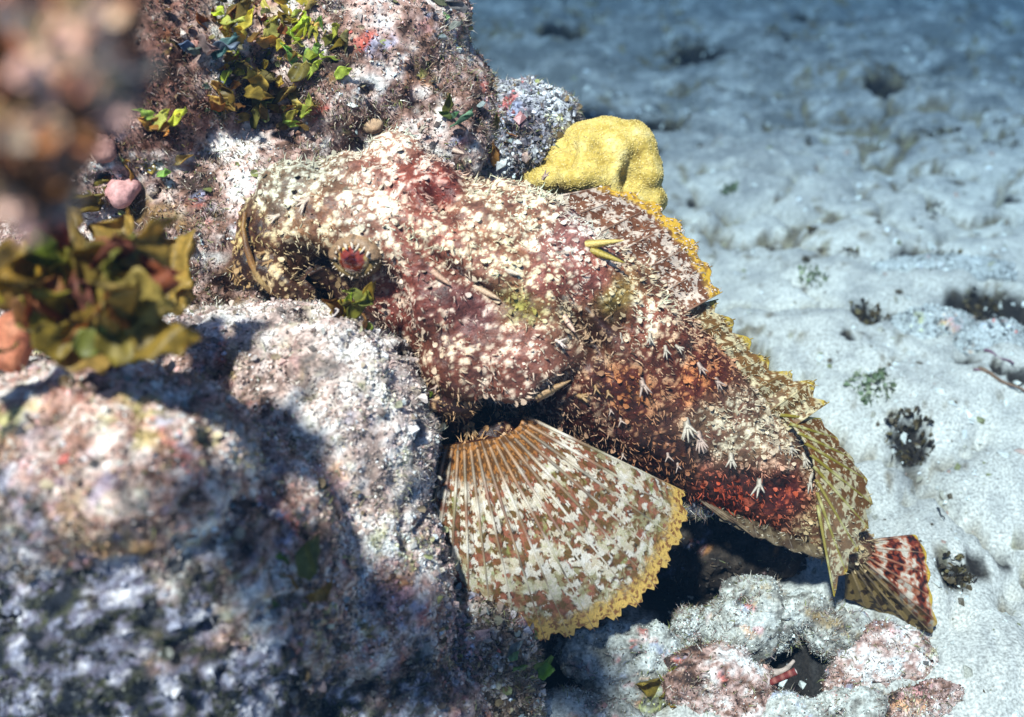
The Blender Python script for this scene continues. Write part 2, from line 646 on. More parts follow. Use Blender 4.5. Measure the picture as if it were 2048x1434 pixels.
def fg_zone(pp, q, c):
    """boulder colours: shade painted as dark mottling at lower left, upper right lightened"""
    k = smooth01(1.5 * fbm(q / 20, 4, 81, .6) + (430 - pp[:, 0]) / 700 + (pp[:, 1] - 1030) / 380, .0, .8)[:, None]  # dark tones imitate the shade on the lower left
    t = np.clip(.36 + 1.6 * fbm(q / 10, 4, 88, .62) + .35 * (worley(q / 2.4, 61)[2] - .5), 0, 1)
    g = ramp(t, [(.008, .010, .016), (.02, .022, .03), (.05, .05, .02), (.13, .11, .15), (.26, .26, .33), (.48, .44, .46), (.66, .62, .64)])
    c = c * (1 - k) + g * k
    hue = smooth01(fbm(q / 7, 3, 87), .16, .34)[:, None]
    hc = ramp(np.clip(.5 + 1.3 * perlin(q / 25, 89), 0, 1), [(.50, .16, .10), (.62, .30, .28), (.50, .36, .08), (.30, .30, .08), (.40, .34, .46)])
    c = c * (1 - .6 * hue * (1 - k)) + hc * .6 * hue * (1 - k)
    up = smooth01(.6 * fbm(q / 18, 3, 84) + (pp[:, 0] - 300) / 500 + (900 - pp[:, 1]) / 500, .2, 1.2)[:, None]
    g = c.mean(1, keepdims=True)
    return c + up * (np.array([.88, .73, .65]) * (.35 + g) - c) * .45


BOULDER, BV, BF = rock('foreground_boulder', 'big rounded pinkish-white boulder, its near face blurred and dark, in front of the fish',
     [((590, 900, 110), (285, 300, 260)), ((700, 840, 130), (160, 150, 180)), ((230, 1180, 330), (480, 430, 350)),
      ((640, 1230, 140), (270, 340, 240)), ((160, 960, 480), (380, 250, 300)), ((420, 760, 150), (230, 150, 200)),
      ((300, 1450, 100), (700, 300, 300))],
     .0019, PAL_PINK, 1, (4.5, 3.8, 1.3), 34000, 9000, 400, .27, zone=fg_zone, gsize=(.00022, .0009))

TURF_ROCK, _, _ = rock('turf_covered_rock', 'low rock under the pectoral fin, shaggy with brown turf and small green leaves',
     [((930, 1340, 20), (150, 190, 150)), ((900, 1180, -20), (110, 120, 110)), ((980, 1430, 30), (110, 120, 120))],
     .0015, PAL_BROWN, 5, (3.0, 2.2, 1.0), 7000, 7000, 350, .35)

REEF, RV, RF = rock('reef_wall', 'tall reef wall grown over with mauve turf and yellow-green algae, behind the fish head',
     [((620, 60, -170), (320, 300, 230)), ((640, -280, -220), (310, 420, 300)), ((700, -680, -420), (330, 420, 300)), ((380, 400, -60), (330, 200, 200)),  # highest blob, out of view, added to cast shade on the far seabed
      ((820, 240, -200), (190, 190, 190)), ((200, 100, -60), (330, 400, 300)), ((700, 420, -280), (380, 250, 200)),
      ((150, -350, -100), (500, 500, 350)), ((250, 700, -200), (400, 420, 300))],
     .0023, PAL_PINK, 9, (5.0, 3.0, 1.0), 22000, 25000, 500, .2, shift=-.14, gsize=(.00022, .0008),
     zone=lambda pp, q, c: c * np.where(((pp[:, 0] < 420) & (pp[:, 1] < 300))[:, None], np.array([[.55, .42, .38]]), 1.0))  # wall's upper left coloured darker to stand for a shaded hollow

rock('reef_footing', 'overgrown rock in the hollow under the fish, painted dark for the shade there',
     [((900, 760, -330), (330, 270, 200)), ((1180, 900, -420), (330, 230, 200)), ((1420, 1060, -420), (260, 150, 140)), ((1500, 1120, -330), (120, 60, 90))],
     .0026, PAL_DARK, 13, (4.0, 2.5, .8), 2500, 1500, 0, .05)  # near-black palette puts the shade beneath the fish into the colour

rock('reef_outcrop', 'small outcrop of rock with white crusts between the reef wall and the yellow coral',
     [((1040, 255, -230), (110, 100, 110)), ((960, 300, -220), (120, 70, 90)), ((1110, 230, -260), (50, 55, 60))],
     .0014, PAL_GREY, 17, (2.5, 2.0, .8), 2600, 2600, 60, .2)


def os_zone(pp, q, c):
    return ramp(np.clip(.5 + 2.2 * fbm(q / np.array([4.0, 9.0, 9.0]), 3, 23), 0, 1), [(.04, .02, .015), (.26, .12, .04), (.48, .20, .13), (.18, .20, .24), (.40, .28, .12), (.66, .42, .38)]) * (.6 + c.mean(1, keepdims=True))


rock('overhanging_ledge', 'blurred brown and pink overhanging ledge above the leafy brown algae',
     [((70, 90, 1530), (190, 190, 58)), ((40, 290, 1535), (120, 130, 48)), ((-250, 60, 1520), (260, 260, 70)), ((40, -150, 1530), (240, 220, 60)),
      ((-620, 200, 1500), (300, 380, 90))],
     .0008, PAL_BROWN, 21, (1.6, 2.2, .6), 4000, 1200, 300, .45, zone=os_zone, gsize=(.0002, .0006))

# rubble between the boulder and the sand
for nm, lab, bl, pal, sd in [
    ('rubble_stone', 'upright rounded grey rubble stone in the shadow below the fish belly', [((1490, 1235, -170), (88, 92, 80)), ((1450, 1265, -180), (55, 50, 60))], PAL_SAND, 31),
    ('rubble_stone', 'smooth grey rubble mound with small dark pores, below the orange fin margin', [((1250, 1310, -120), (130, 90, 90)), ((1180, 1290, -110), (80, 60, 70)), ((1330, 1340, -140), (90, 60, 70)), ((1270, 1400, -120), (110, 80, 80))], PAL_SAND, 33),
    ('rubble_stone', 'pink-white crusted rubble stone left of the dark burrow', [((1430, 1380, -65), (120, 70, 65)), ((1480, 1420, -50), (70, 60, 55)), ((1400, 1330, -100), (100, 45, 60))], PAL_PINK, 35),
    ('rubble_stone', 'speckled tan rubble stone under the hanging fin tip', [((1610, 1225, -170), (80, 50, 65)), ((1680, 1275, -140), (65, 55, 50))], PAL_SAND, 37),
    ('rubble_stone', 'flat tan and pink slab beside the tail fin', [((1770, 1320, -125), (110, 75, 40)), ((1710, 1370, -100), (75, 50, 40))], PAL_PINK, 39),
    ('rubble_stone', 'low pale rubble stone in front of the dark burrow', [((1600, 1440, -30), (110, 52, 50)), ((1710, 1430, -40), (100, 60, 50))], PAL_SAND, 41),
    ('rubble_stone', 'cream crusted rubble lump at the foot of the turf-covered rock', [((1130, 1440, -40), (90, 60, 60)), ((1210, 1455, -30), (80, 50, 50))], PAL_SAND, 47),
    ('rubble_stone', 'low tan rubble lump bridging the upright stone and the hanging fin tip', [((1560, 1255, -170), (45, 40, 45)), ((1545, 1215, -200), (40, 35, 45))], PAL_SAND, 49),
    ('rubble_stone', 'rusty pink rubble lump right of the tan and pink slab', [((1850, 1395, -70), (70, 40, 34)), ((1800, 1425, -50), (70, 40, 36))], PAL_PINK, 51),
    ('rubble_stone', 'small grey pebble wedged between the rubble mound and the upright stone', [((1385, 1245, -190), (36, 30, 40))], PAL_SAND, 43),
    ('rubble_stone', 'small pale stone showing between the pectoral fin and the belly', [((1400, 1010, -130), (34, 26, 30))], PAL_GREY, 45),
    ]:
    rock(nm, lab, bl, .0014, pal, sd, (6.5, 3.4, 1.0), 1700, 500, 0, .16, shift=-.08, group='rubble stones on the sand', category='stone', gsize=(.0002, .00055))

# flat boulders lying in the pavement
for lab, x, y, rx, ry in [('smooth pale flat stone framed by dark cracks in the pavement', 1865, 660, 95, 52),
                          ('long pale ridge of pavement above the dark crack', 1880, 545, 160, 38),
                          ('broad pale pavement hump beside the purple twigs', 1990, 690, 90, 52)]:
    c = Pinv(on_seabed(x, y))
    rock('pavement_stone', lab, [((x, y, c[2] - 20), (rx, ry, 55))], .002, [(.30, .29, .27), (.42, .41, .38), (.52, .51, .48)], 50 + int(rx), (2.5, 1.8, .8), 500, 60, 0, .05,
         group='pale stones of the pavement', category='stone')


# ------------------------------------------------------------------ yellow coral
def coral():
    B = [((1215, 330, -190), (98, 98, 95)), ((1100, 350, -205), (60, 42, 60)), ((1170, 300, -170), (60, 55, 70)), ((1180, 345, -150), (75, 55, 65)),
         ((1260, 300, -190), (55, 62, 70)), ((1285, 345, -180), (42, 55, 60)), ((1110, 310, -190), (45, 38, 50)), ((1300, 400, -190), (38, 34, 45)),
         ((1230, 385, -170), (80, 45, 60))]
    v, f = union([blob(*b) for b in B], .0011, 8)
    n, _, _ = vnormals(v, f)
    q = v * 1000
    pp = Pinv(v)
    for (x, y, s, a) in [(1268, 350, 16, 6.0), (1262, 372, 12, 4.0), (1138, 290, 13, 4.5), (1128, 320, 12, 4.0), (1205, 300, 16, 2.5), (1225, 320, 12, 1.8), (1275, 312, 14, 2.0), (1180, 385, 20, 2.5), (1292, 385, 12, 4)]:
        v = v - n * (a / 1000 * np.exp(-((pp[:, 0] - x) ** 2 + ((pp[:, 1] - y) * .7) ** 2) / (2 * s * s)))[:, None]
    v = v + n * (1.8 * fbm(q / 12, 3, 3) / 1000)[:, None]
    f1, f2, cid = worley(q / 1.25, 7)
    v = v + n * ((.30 - .45 * f1) / 1000)[:, None]
    t = .52 + .95 * fbm(q / 9, 4, 5) + .4 * (.5 - f1) + .2 * (cid - .5)
    c = ramp(t, [(.30, .18, .03), (.54, .35, .07), (.72, .50, .14), (.82, .63, .27)])
    o = obj('mustard_coral', mesh_from('coral', v, f, c), M_CORAL, label='lumpy mustard-yellow coral head resting behind the fish back', category='coral')
    p, nn = sample(v, f, 3500, None, 10, 3)
    s = .0002 + .0002 * rng.random(3500)
    pc = np.array([.76, .54, .19]) * (.7 + .5 * rng.random((3500, 1)))
    a = pieces(T_WART, p, frames(nn, rng.random(3500) * 6.3, .2), s, pc)
    obj('coral_polyps', mesh_from('polyps', *a, False), M_CORAL, o, kind='stuff')


coral()


# ------------------------------------------------------------------ leaves
def leaf_mesh(base, tip, toward, width, lobes=3, curl=.3, wave=.13, seed=0, pointed=.5, n=14, m=9, colr=(.3, .3, .06), tipc=None, notch=.25):
    """a thin lobed blade from base to tip (world points); toward: the side its face looks to"""
    r = np.random.default_rng(seed)
    base, tip = np.asarray(base), np.asarray(tip)
    ax = tip - base
    L = np.linalg.norm(ax)
    ax = ax / L
    nr = toward - ax * (toward @ ax)
    nr /= np.linalg.norm(nr)
    sd = np.cross(ax, nr)
    t = np.linspace(0, 1, n)[:, None]
    u = np.linspace(-1, 1, m)[None, :]
    ph = r.random() * 6.3
    prof = (np.sin(np.pi * np.clip(t * .86 + .10, 0, 1)) ** pointed)
    prof = prof * (1 + notch * np.sin(lobes * 2 * np.pi * t + ph + 1.1 * np.sign(u)) * t ** .5)
    w = width / 2 * prof
    endl = 1 - .16 * u ** 2 * t + .05 * np.cos(u * math.pi * 2.5 + ph) * t ** 3
    X = t * L * endl
    Y = u * w + .08 * L * np.sin(t * 3 + ph)
    Z = curl * L * (t ** 2) * r.uniform(-1, 1) + wave * L * np.sin(u * 3 + t * 7 + ph) * t - .12 * width * (1 - u ** 2)
    v = base + X[..., None] * ax + Y[..., None] * sd + Z[..., None] * nr
    v = v.reshape(-1, 3)
    th = max(.00022, width * .02)
    v2 = v - nr * th
    idx = np.arange(n * m).reshape(n, m)
    f = np.stack([idx[:-1, :-1], idx[:-1, 1:], idx[1:, 1:], idx[1:, :-1]], -1).reshape(-1, 4)
    N = n * m
    rim = np.concatenate([idx[0, :], idx[1:, -1], idx[-1, -2::-1], idx[-2:0:-1, 0]])
    rn = np.roll(rim, -1)
    side = np.stack([rn, rim, rim + N, rn + N], -1)
    F = np.concatenate([f, f[:, ::-1] + N, side])
    V = np.concatenate([v, v2])
    c0 = np.asarray(colr, float)
    c1 = np.asarray(tipc if tipc is not None else c0 * 1.25)
    tt = np.broadcast_to(t, (n, m)).reshape(-1, 1)
    sp = .75 + .5 * (fbm(v * 1000 / 5, 3, seed) + .5)[:, None]
    C = (c0 * (1 - tt) + c1 * tt) * sp
    return mesh_from('blade', V, F, np.concatenate([C, C * .9]))


TOCAM = -FWD


def clump(label, root, blades, name='leafy_algae', group=None, category='algae'):
    """blades: (bx,by,bh, tx,ty,th, width px, colour)"""
    rt = P(np.array(root, float))
    e = empty(name, Vector(rt), label=label, category=category)
    if group:
        e['group'] = group
    for k, b in enumerate(blades):
        b0, t0 = P(np.array(b[:3], float)), P(np.array(b[3:6], float))
        tw = TOCAM + rng.normal(size=3) * .35
        me = leaf_mesh(b0, t0, tw, b[6] * S, lobes=b[8] if len(b) > 8 else 2, seed=int(abs(b[0] * 7 + b[4] * 3)) + k, colr=b[7],
                       pointed=b[9] if len(b) > 9 else .6, notch=b[10] if len(b) > 10 else .22, n=14, m=9)
        obj('blade', me, M_LEAF, e)
    return e


OL, YB, GR, BR, YG, BG = (.29, .18, .04), (.42, .27, .06), (.20, .27, .06), (.26, .12, .04), (.66, .56, .12), (.30, .32, .24)

# big brown leaves at the left, in front of the boulder top
def rblades(cx, cy, h, n, rad, size, cols, seed, up=.5):
    r = random.Random(seed)
    out = []
    for _ in range(n):
        bx, by = cx + r.gauss(0, rad), cy + r.gauss(0, rad)
        a = r.uniform(0, 6.3)
        L = size * r.uniform(.55, 1.3)
        out.append((bx, by, h + r.uniform(-8, 8), bx + L * math.cos(a), by - L * (up + .6 * math.sin(a)), h + L * r.uniform(.2, .9), L * r.uniform(.4, .65), tuple(x * r.uniform(.7, 1.25) for x in r.choice(cols)), 2, .7, .14))
    return out


from mathutils.bvhtree import BVHTree


def bvh_of(v, f):
    return BVHTree.FromPolygons([tuple(x) for x in v], [tuple(map(int, x)) for x in f])


BV_REEF, BV_BOULD = bvh_of(RV, RF), bvh_of(BV, BF)


def hit(bvh, px, py):
    d = P(np.array([px, py, 0.0])) - CAM
    loc, nrm, _, _ = bvh.ray_cast(Vector(CAM), Vector(d).normalized())
    return None if loc is None else float(Pinv(np.array(loc))[2])


_r9 = random.Random(19)
big = []
for _ in range(46):
    bx, by = _r9.uniform(-40, 300), _r9.uniform(520, 720)
    a = _r9.uniform(-.4, 3.4)
    L = _r9.uniform(60, 120)
    big.append((bx, by, 760 + _r9.uniform(-60, 60), bx + L * math.cos(a) * 1.1 + 20, by - L * math.sin(a) - 10, 780 + _r9.uniform(-70, 90), L * _r9.uniform(.5, .8),
                tuple(c * _r9.uniform(.7, 1.3) for c in _r9.choice([YB, YB, OL, OL, (.36, .26, .05), (.30, .10, .06), (.42, .33, .06)])), 2, .6, .26))
big += [(250, 610, 520, 392, 470, 480, 80, YB, 3, .5, .4), (240, 640, 520, 395, 590, 470, 70, YB, 2, .5, .4), (200, 560, 530, 250, 420, 520, 90, YB, 2, .5, .35), (120, 520, 540, 130, 410, 560, 80, OL, 2, .5, .3)]
clump('lobed olive-brown and reddish leaves, blurred, growing over the top of the boulder', (190, 640, 520), big)


TUFT = [('bright yellow-green leafy tuft on the reef wall beside the dark hollow', 470, 110, 26, 44, 46, [YG, YG, OL]),
        ('yellow-green leafy tuft spilling over the reef wall edge near the turf', 590, 60, 22, 38, 46, [YG, YG, OL]),
        ('olive leafy tuft below the bright yellow-green one on the reef wall', 440, 190, 24, 44, 44, [OL, YG, BG]),
        ('pale yellow leafy tuft among mauve turf on the reef wall', 610, 130, 18, 36, 40, [YG, YG, (.5, .45, .12)]),
        ('yellow-green leafy tuft at the very top of the reef wall', 530, 35, 20, 40, 44, [YG, YG, OL]),
        ('olive-yellow leafy tuft left of the bright tuft, over the dark hollow', 425, 45, 18, 34, 46, [YG, OL, (.3, .2, .05)]),
        ('yellow leafy tuft between the brown broad leaves and the turf', 560, 190, 20, 36, 40, [YG, (.5, .42, .1), OL]),
        ('faded yellow leafy tuft lowest on the reef wall turf', 490, 235, 14, 34, 40, [(.5, .42, .12), OL, YG]),
        ('small olive tuft at the foot of the dark hollow', 315, 240, 8, 18, 38, [OL, YG]),
        ('brown broad-leaved tuft above the fish snout', 510, 160, 6, 22, 80, [(.36, .24, .10), (.28, .18, .06)]),
        ('blue-green narrow-leaved tuft high on the reef wall', 385, 90, 6, 22, 55, [(.20, .27, .28), BG, OL]),
        ('pale grey-green tuft at the upper rim of the reef wall', 890, 40, 7, 26, 40, [BG, (.4, .42, .3)]),
        ('sparse grey-green blades above the fish nape', 890, 225, 4, 16, 40, [GR, BG]),
        ('yellow-green crust of leaves beside the pink nubbin', 310, 345, 7, 22, 42, [YG, (.5, .5, .2)]),
        ('olive tuft at the shaded left end of the ledge', 160, 400, 9, 30, 60, [OL, YB])]
for lab, x, y, n, rad, sz, cols in TUFT:
    h = hit(BV_REEF, x, y)
    if h is None:
        h = -100
    clump(lab, (x, y, h), rblades(x, y, h, n, rad, sz, cols, int(x + y)), group='leafy tufts on the reef wall')

for lab, x, y, h, n, rad, sz, cols in [
        ('yellow leafy algae lying against the fish cheek below the eye', 715, 625, 210, 9, 26, 52, [(.42, .36, .05), YB, OL]),
        ('green-yellow leaves on the boulder rim beside the gill cover', 850, 775, 190, 5, 14, 36, [YG, GR]),
        ('bright green single leaves on the turf-covered rock', 1065, 1350, 110, 3, 9, 42, [GR, (.22, .36, .08)]),
        ('small green leaves in the middle of the turf-covered rock', 975, 1330, 150, 5, 25, 32, [GR, BG]),
        ('yellow leaves between the rubble stones', 1330, 1405, -60, 6, 20, 50, [(.42, .36, .05), YB]),
        ('green leaves on the dark lower face of the boulder', 560, 1190, 420, 7, 30, 60, [GR, OL]),
        ('brown upright blades behind the fish nape', 1010, 300, -140, 6, 22, 42, [BR, YB])]:
    if 'boulder' in lab:
        h = hit(BV_BOULD, x, y) or h
    clump(lab, (x, y, h), rblades(x, y, h, n, rad, sz, cols, int(x + y + 3)))


# nubbins and sponges
def lump(name, label, blobs, pal, seed, cat, voxel=.0012, mat=None):
    v, f = union([blob(*b) for b in blobs], voxel, 5)
    n, _, _ = vnormals(v, f)
    q = v * 1000
    v = v + n * ((1.2 * fbm(q / 8, 3, seed) + .4 * fbm(q / 2, 2, seed)) / 1000)[:, None]
    c = ramp(.5 + .7 * fbm(q / 6, 4, seed + 3), pal)
    return obj(name, mesh_from(name, v, f, c), mat or M_SPONGE, label=label, category=cat)


h = hit(BV_REEF, 240, 385) or 100
lump('pink_coralline_nubbin', 'rounded salmon-pink coralline nubbin on the ledge', [((240, 385, h + 5), (32, 34, 32)), ((262, 372, h), (22, 24, 24))],
     [(.42, .18, .16), (.62, .30, .27), (.72, .42, .37)], 2, 'coralline algae')
h = hit(BV_REEF, 205, 300) or 100
lump('dull_pink_nubbin', 'dull brown-pink nubbin under the overhanging ledge', [((208, 300, h + 5), (28, 30, 26)), ((200, 280, h), (20, 22, 22))],
     [(.22, .10, .08), (.36, .17, .14), (.45, .25, .2)], 4, 'coralline algae')
lump('red_sponge', 'blurred dark pink sponge among the large brown leaves', [((110, 560, 520), (60, 46, 40)), ((140, 535, 520), (50, 34, 40)), ((80, 600, 520), (40, 36, 40))],
     [(.22, .05, .05), (.40, .12, .12), (.55, .25, .24)], 6, 'sponge')
lump('orange_sponge', 'blurred orange-red sponge crust below the brown leaves', [((30, 670, 560), (50, 50, 40)), ((10, 720, 560), (50, 40, 40))],
     [(.25, .06, .03), (.42, .14, .07), (.5, .22, .12)], 8, 'sponge')
h = hit(BV_REEF, 745, 250) or -50
lump('tan_nubbin', 'small tan-orange nubbin on the reef wall above the fish head', [((745, 250, h), (24, 20, 22))],
     [(.4, .22, .12), (.55, .34, .2), (.62, .42, .28)], 12, 'coralline algae')


# worm tube in the burrow
def tube(name, pts, r0, r1, colr, mat, parent=None, seg=10, open_end=False, rough=0.0, **props):
    pts = np.asarray(pts, float)
    n = len(pts)
    V, C = [], []
    for k in range(n):
        t = pts[min(k + 1, n - 1)] - pts[max(k - 1, 0)]
        t /= np.linalg.norm(t)
        a = np.cross(t, [0.2, .1, 1.0]); a /= np.linalg.norm(a)
        b = np.cross(t, a)
        r = r0 + (r1 - r0) * k / (n - 1)
        r *= 1 + rough * random.uniform(-1, 1)
        for j in range(seg):
            V.append(pts[k] + r * (math.cos(6.2832 * j / seg) * a + math.sin(6.2832 * j / seg) * b))
    i = np.arange(n * seg).reshape(n, seg)
    f = np.stack([i[:-1], np.roll(i, -1, 1)[:-1], np.roll(i, -1, 1)[1:], i[1:]], -1).reshape(-1, 4)
    base = np.asarray(colr, float)
    if base.ndim == 1:
        base = np.tile(base, (n, 1))
    C = np.repeat(base, seg, 0)
    V = np.array(V)
    F = [f]
    if open_end:     # a lip and an inner wall
        e0, t = pts[-1], pts[-1] - pts[-2]
        ring = V[-seg:]
        inn = e0 + (ring - e0) * .55
        deep = inn - t * 1.2
        k = len(V)
        V = np.concatenate([V, inn, deep])
        C = np.concatenate([C, np.tile([.75, .6, .5], (seg, 1)), np.tile([.03, .01, .01], (seg, 1))])
        a = np.arange(seg); b = np.roll(a, -1)
        F.append(np.stack([k - seg + a, k - seg + b, k + b, k + a], -1))
        F.append(np.stack([k + a, k + b, k + seg + b, k + seg + a], -1))
        F.append(np.stack([np.full(seg - 2, k + seg), k + seg + a[1:-1], k + seg + a[2:]], -1))
    else:
        k = len(V)
        V = np.concatenate([V, pts[-1:] + (pts[-1:] - pts[-2:-1]) * .3])
        C = np.concatenate([C, C[-1:]])
        a = np.arange(seg); b = np.roll(a, -1)
        F.append(np.stack([k - 1 - seg + 1 + a - 0, k - seg + b, np.full(seg, k)], -1))
    return obj(name, mesh_from(name, V, F, C), mat, parent, **props)


WT = Pinv(ground_at(1560, 1345))[2] + 60
tt = np.linspace(0, 1, 12)
wp = P(np.stack([1535 + 57 * tt, 1368 - 26 * tt, WT + 18 * tt], -1))
tube('worm_tube', wp, .0013, .0015, np.where((np.arange(12) % 3 == 0)[:, None], np.array([[.32, .10, .07]]), np.array([[.16, .02, .015]])), M_SPONGE, open_end=True,
     label='red banded worm tube with a pale open end in the burrow', category='worm tube')
wp = P(np.stack([1548 + 40 * tt, 1345 - 25 * tt + 8 * np.sin(tt * 3), WT - 10 + 10 * tt], -1))
tube('shell_fragment', wp, .0016, .0007, (.45, .32, .25), M_SPONGE, label='pale brown shell sliver beside the worm tube', category='shell')

# twigs and dark tufts lying on the pavement
for lab, a, b, r, c in [('thin dark straight twig lying on pale sand right of the fish', (1876, 1012), (1888, 1042), .0004, (.03, .03, .03)),
                        ('purple twig pointing at the broad pavement hump', (1965, 712), (2020, 745), .0009, (.20, .10, .13)),
                        ('purple-brown twig with orange underside by the pavement hump', (1950, 755), (2048, 795), .0010, (.22, .12, .07)),
                        ('pale thread lying below the greenish patch', (1940, 760), (1990, 752), .0006, (.3, .15, .17))]:
    A, B = on_seabed(*a), on_seabed(*b)
    k = np.linspace(0, 1, 10)[:, None]
    pts = A + (B - A) * k + np.array([0, 0, .0012])
    pts[:, 2] += .0008 * np.sin(k[:, 0] * 9)
    tube('twig', pts, r, r * .6, c, M_SPONGE, seg=7, label=lab, category='twig')


def tuft(label, px, py, rad, n, cols, seed, ln=.0045):
    c = on_seabed(px, py)
    R = rad * np.linalg.norm(c - CAM) / FPX
    r = np.random.default_rng(seed)
    a, q = r.random(n) * 6.28, np.sqrt(r.random(n))
    pos = np.stack([c[0] + R * q * np.cos(a), c[1] + R * q * np.sin(a), np.zeros(n)], -1)
    box = (np.abs(SB_V[:, 0] - c[0]) < R * 1.3) & (np.abs(SB_V[:, 1] - c[1]) < R * 1.3)
    sv = SB_V[box]
    for k in range(n):
        pos[k, 2] = sv[np.argmin((sv[:, 0] - pos[k, 0]) ** 2 + (sv[:, 1] - pos[k, 1]) ** 2), 2] if len(sv) else c[2]
    nn = np.tile([0, 0, 1.0], (n, 1))
    s = ln * (.4 + .8 * r.random(n))
    cc = np.asarray(cols)[r.choice(len(cols), n)] * (.6 + .8 * r.random((n, 1)))
    h = n // 2
    A = pieces(T_FLAKE, pos[:h], frames(nn[:h], a[:h], .7), s[:h] * .8, cc[:h])
    B = pieces(T_PAP, pos[h:], frames(nn[h:], a[h:], .6), np.stack([s[h:] * .6, s[h:] * .6, s[h:]], -1), cc[h:])
    v, f, c2 = join([A, B])
    o = obj('algae_tuft', mesh_from('algae_tuft', v, f, c2, False), M_GRAN, label=label, category='algae', group='loose weed scraps on the pavement' if 'scrap' in label else 'algae tufts on the pavement')
    o.location = (0, 0, 0)


DK = [(.05, .035, .02), (.10, .065, .03), (.03, .02, .015), (.14, .10, .04)]
GN = [(.16, .19, .09), (.25, .26, .15), (.10, .13, .06)]
for i, (lab, x, y, r, n, cc) in enumerate([
        ('dark ragged tuft in the hollow right of the yellow coral', 1325, 235, 55, 200, DK),
        ('dark weed clump at the far left of the pavement beside the reef wall', 1390, 90, 60, 220, DK),
        ('dark weed clump at the far rim of the pavement', 1645, 40, 42, 150, DK),
        ('dark ring-shaped weed tuft round a hole in the open pavement', 1778, 170, 48, 180, DK),
        ('brown tuft under the pale ridge of pavement', 1735, 635, 36, 120, DK),
        ('dark weed filling the long crack above the flat stone', 1985, 600, 50, 260, DK),
        ('dark tuft sunk in the deep hole right of the fish', 1815, 880, 48, 220, DK),
        ('faint green film of weed right of the fish dorsal fin', 1735, 790, 45, 160, GN),
        ('dark weed in the crack right of the tail fin', 1910, 1150, 34, 130, DK),
        ('small olive tuft on the pavement beside the orange fin margin', 1455, 390, 18, 50, GN),
        ('small brown tuft alone on the upper right pavement', 1890, 265, 26, 70, DK),
        ('brown weed tuft at the striped ridge of the pavement', 1900, 505, 26, 80, DK),
        ('olive weed near the fish dorsal tip', 1620, 570, 30, 70, GN),
        ('dark weed at the far corner of the pavement', 2000, 285, 34, 90, DK),
        ('weed fringe below the blue far pavement rim', 1560, 90, 34, 90, DK)]):
    tuft(lab, x, y, r, n, cc, 300 + i)

rs = random.Random(5)
for i in range(34):
    x, y = rs.uniform(1130, 2040), rs.uniform(5, 700)
    if x < 1480 and y > 200 or (x < 1350 + (y - 300) * .6 and y > 300):
        continue
    tuft('small dark weed scrap lying loose on the open pale pavement', x, y, rs.uniform(7, 20), rs.randint(14, 40), DK, 400 + i, .0035)

# ------------------------------------------------------------------ the fish
ST = np.array([  # px, py, h, half height in the picture, half width
    (500, 450, 95, 60, 60), (560, 450, 90, 112, 100), (670, 450, 75, 155, 135), (790, 480, 60, 190, 160), (930, 555, 40, 212, 175),
    (1060, 620, 15, 222, 178), (1180, 690, -15, 210, 168), (1290, 770, -45, 178, 150), (1410, 860, -80, 148, 125), (1510, 935, -110, 120, 100),
    (1590, 1000, -135, 92, 75), (1650, 1055, -150, 64, 52), (1715, 1105, -165, 44, 34)], float)


def fish_axes(t):
    t = t / np.linalg.norm(t)
    a = math.radians(34)
    tw = np.array([0, 0, 1.0])
    perp = np.array([t[1], -t[0], 0.0]); perp /= np.linalg.norm(perp)
    if perp[1] > 0:
        perp = -perp
    dorsal = math.cos(a) * perp + math.sin(a) * tw
    dorsal -= t * (dorsal @ t); dorsal /= np.linalg.norm(dorsal)
    lat = np.cross(t, dorsal)
    if lat[2] < 0:
        lat = -lat
    return np.stack([t, dorsal, lat])


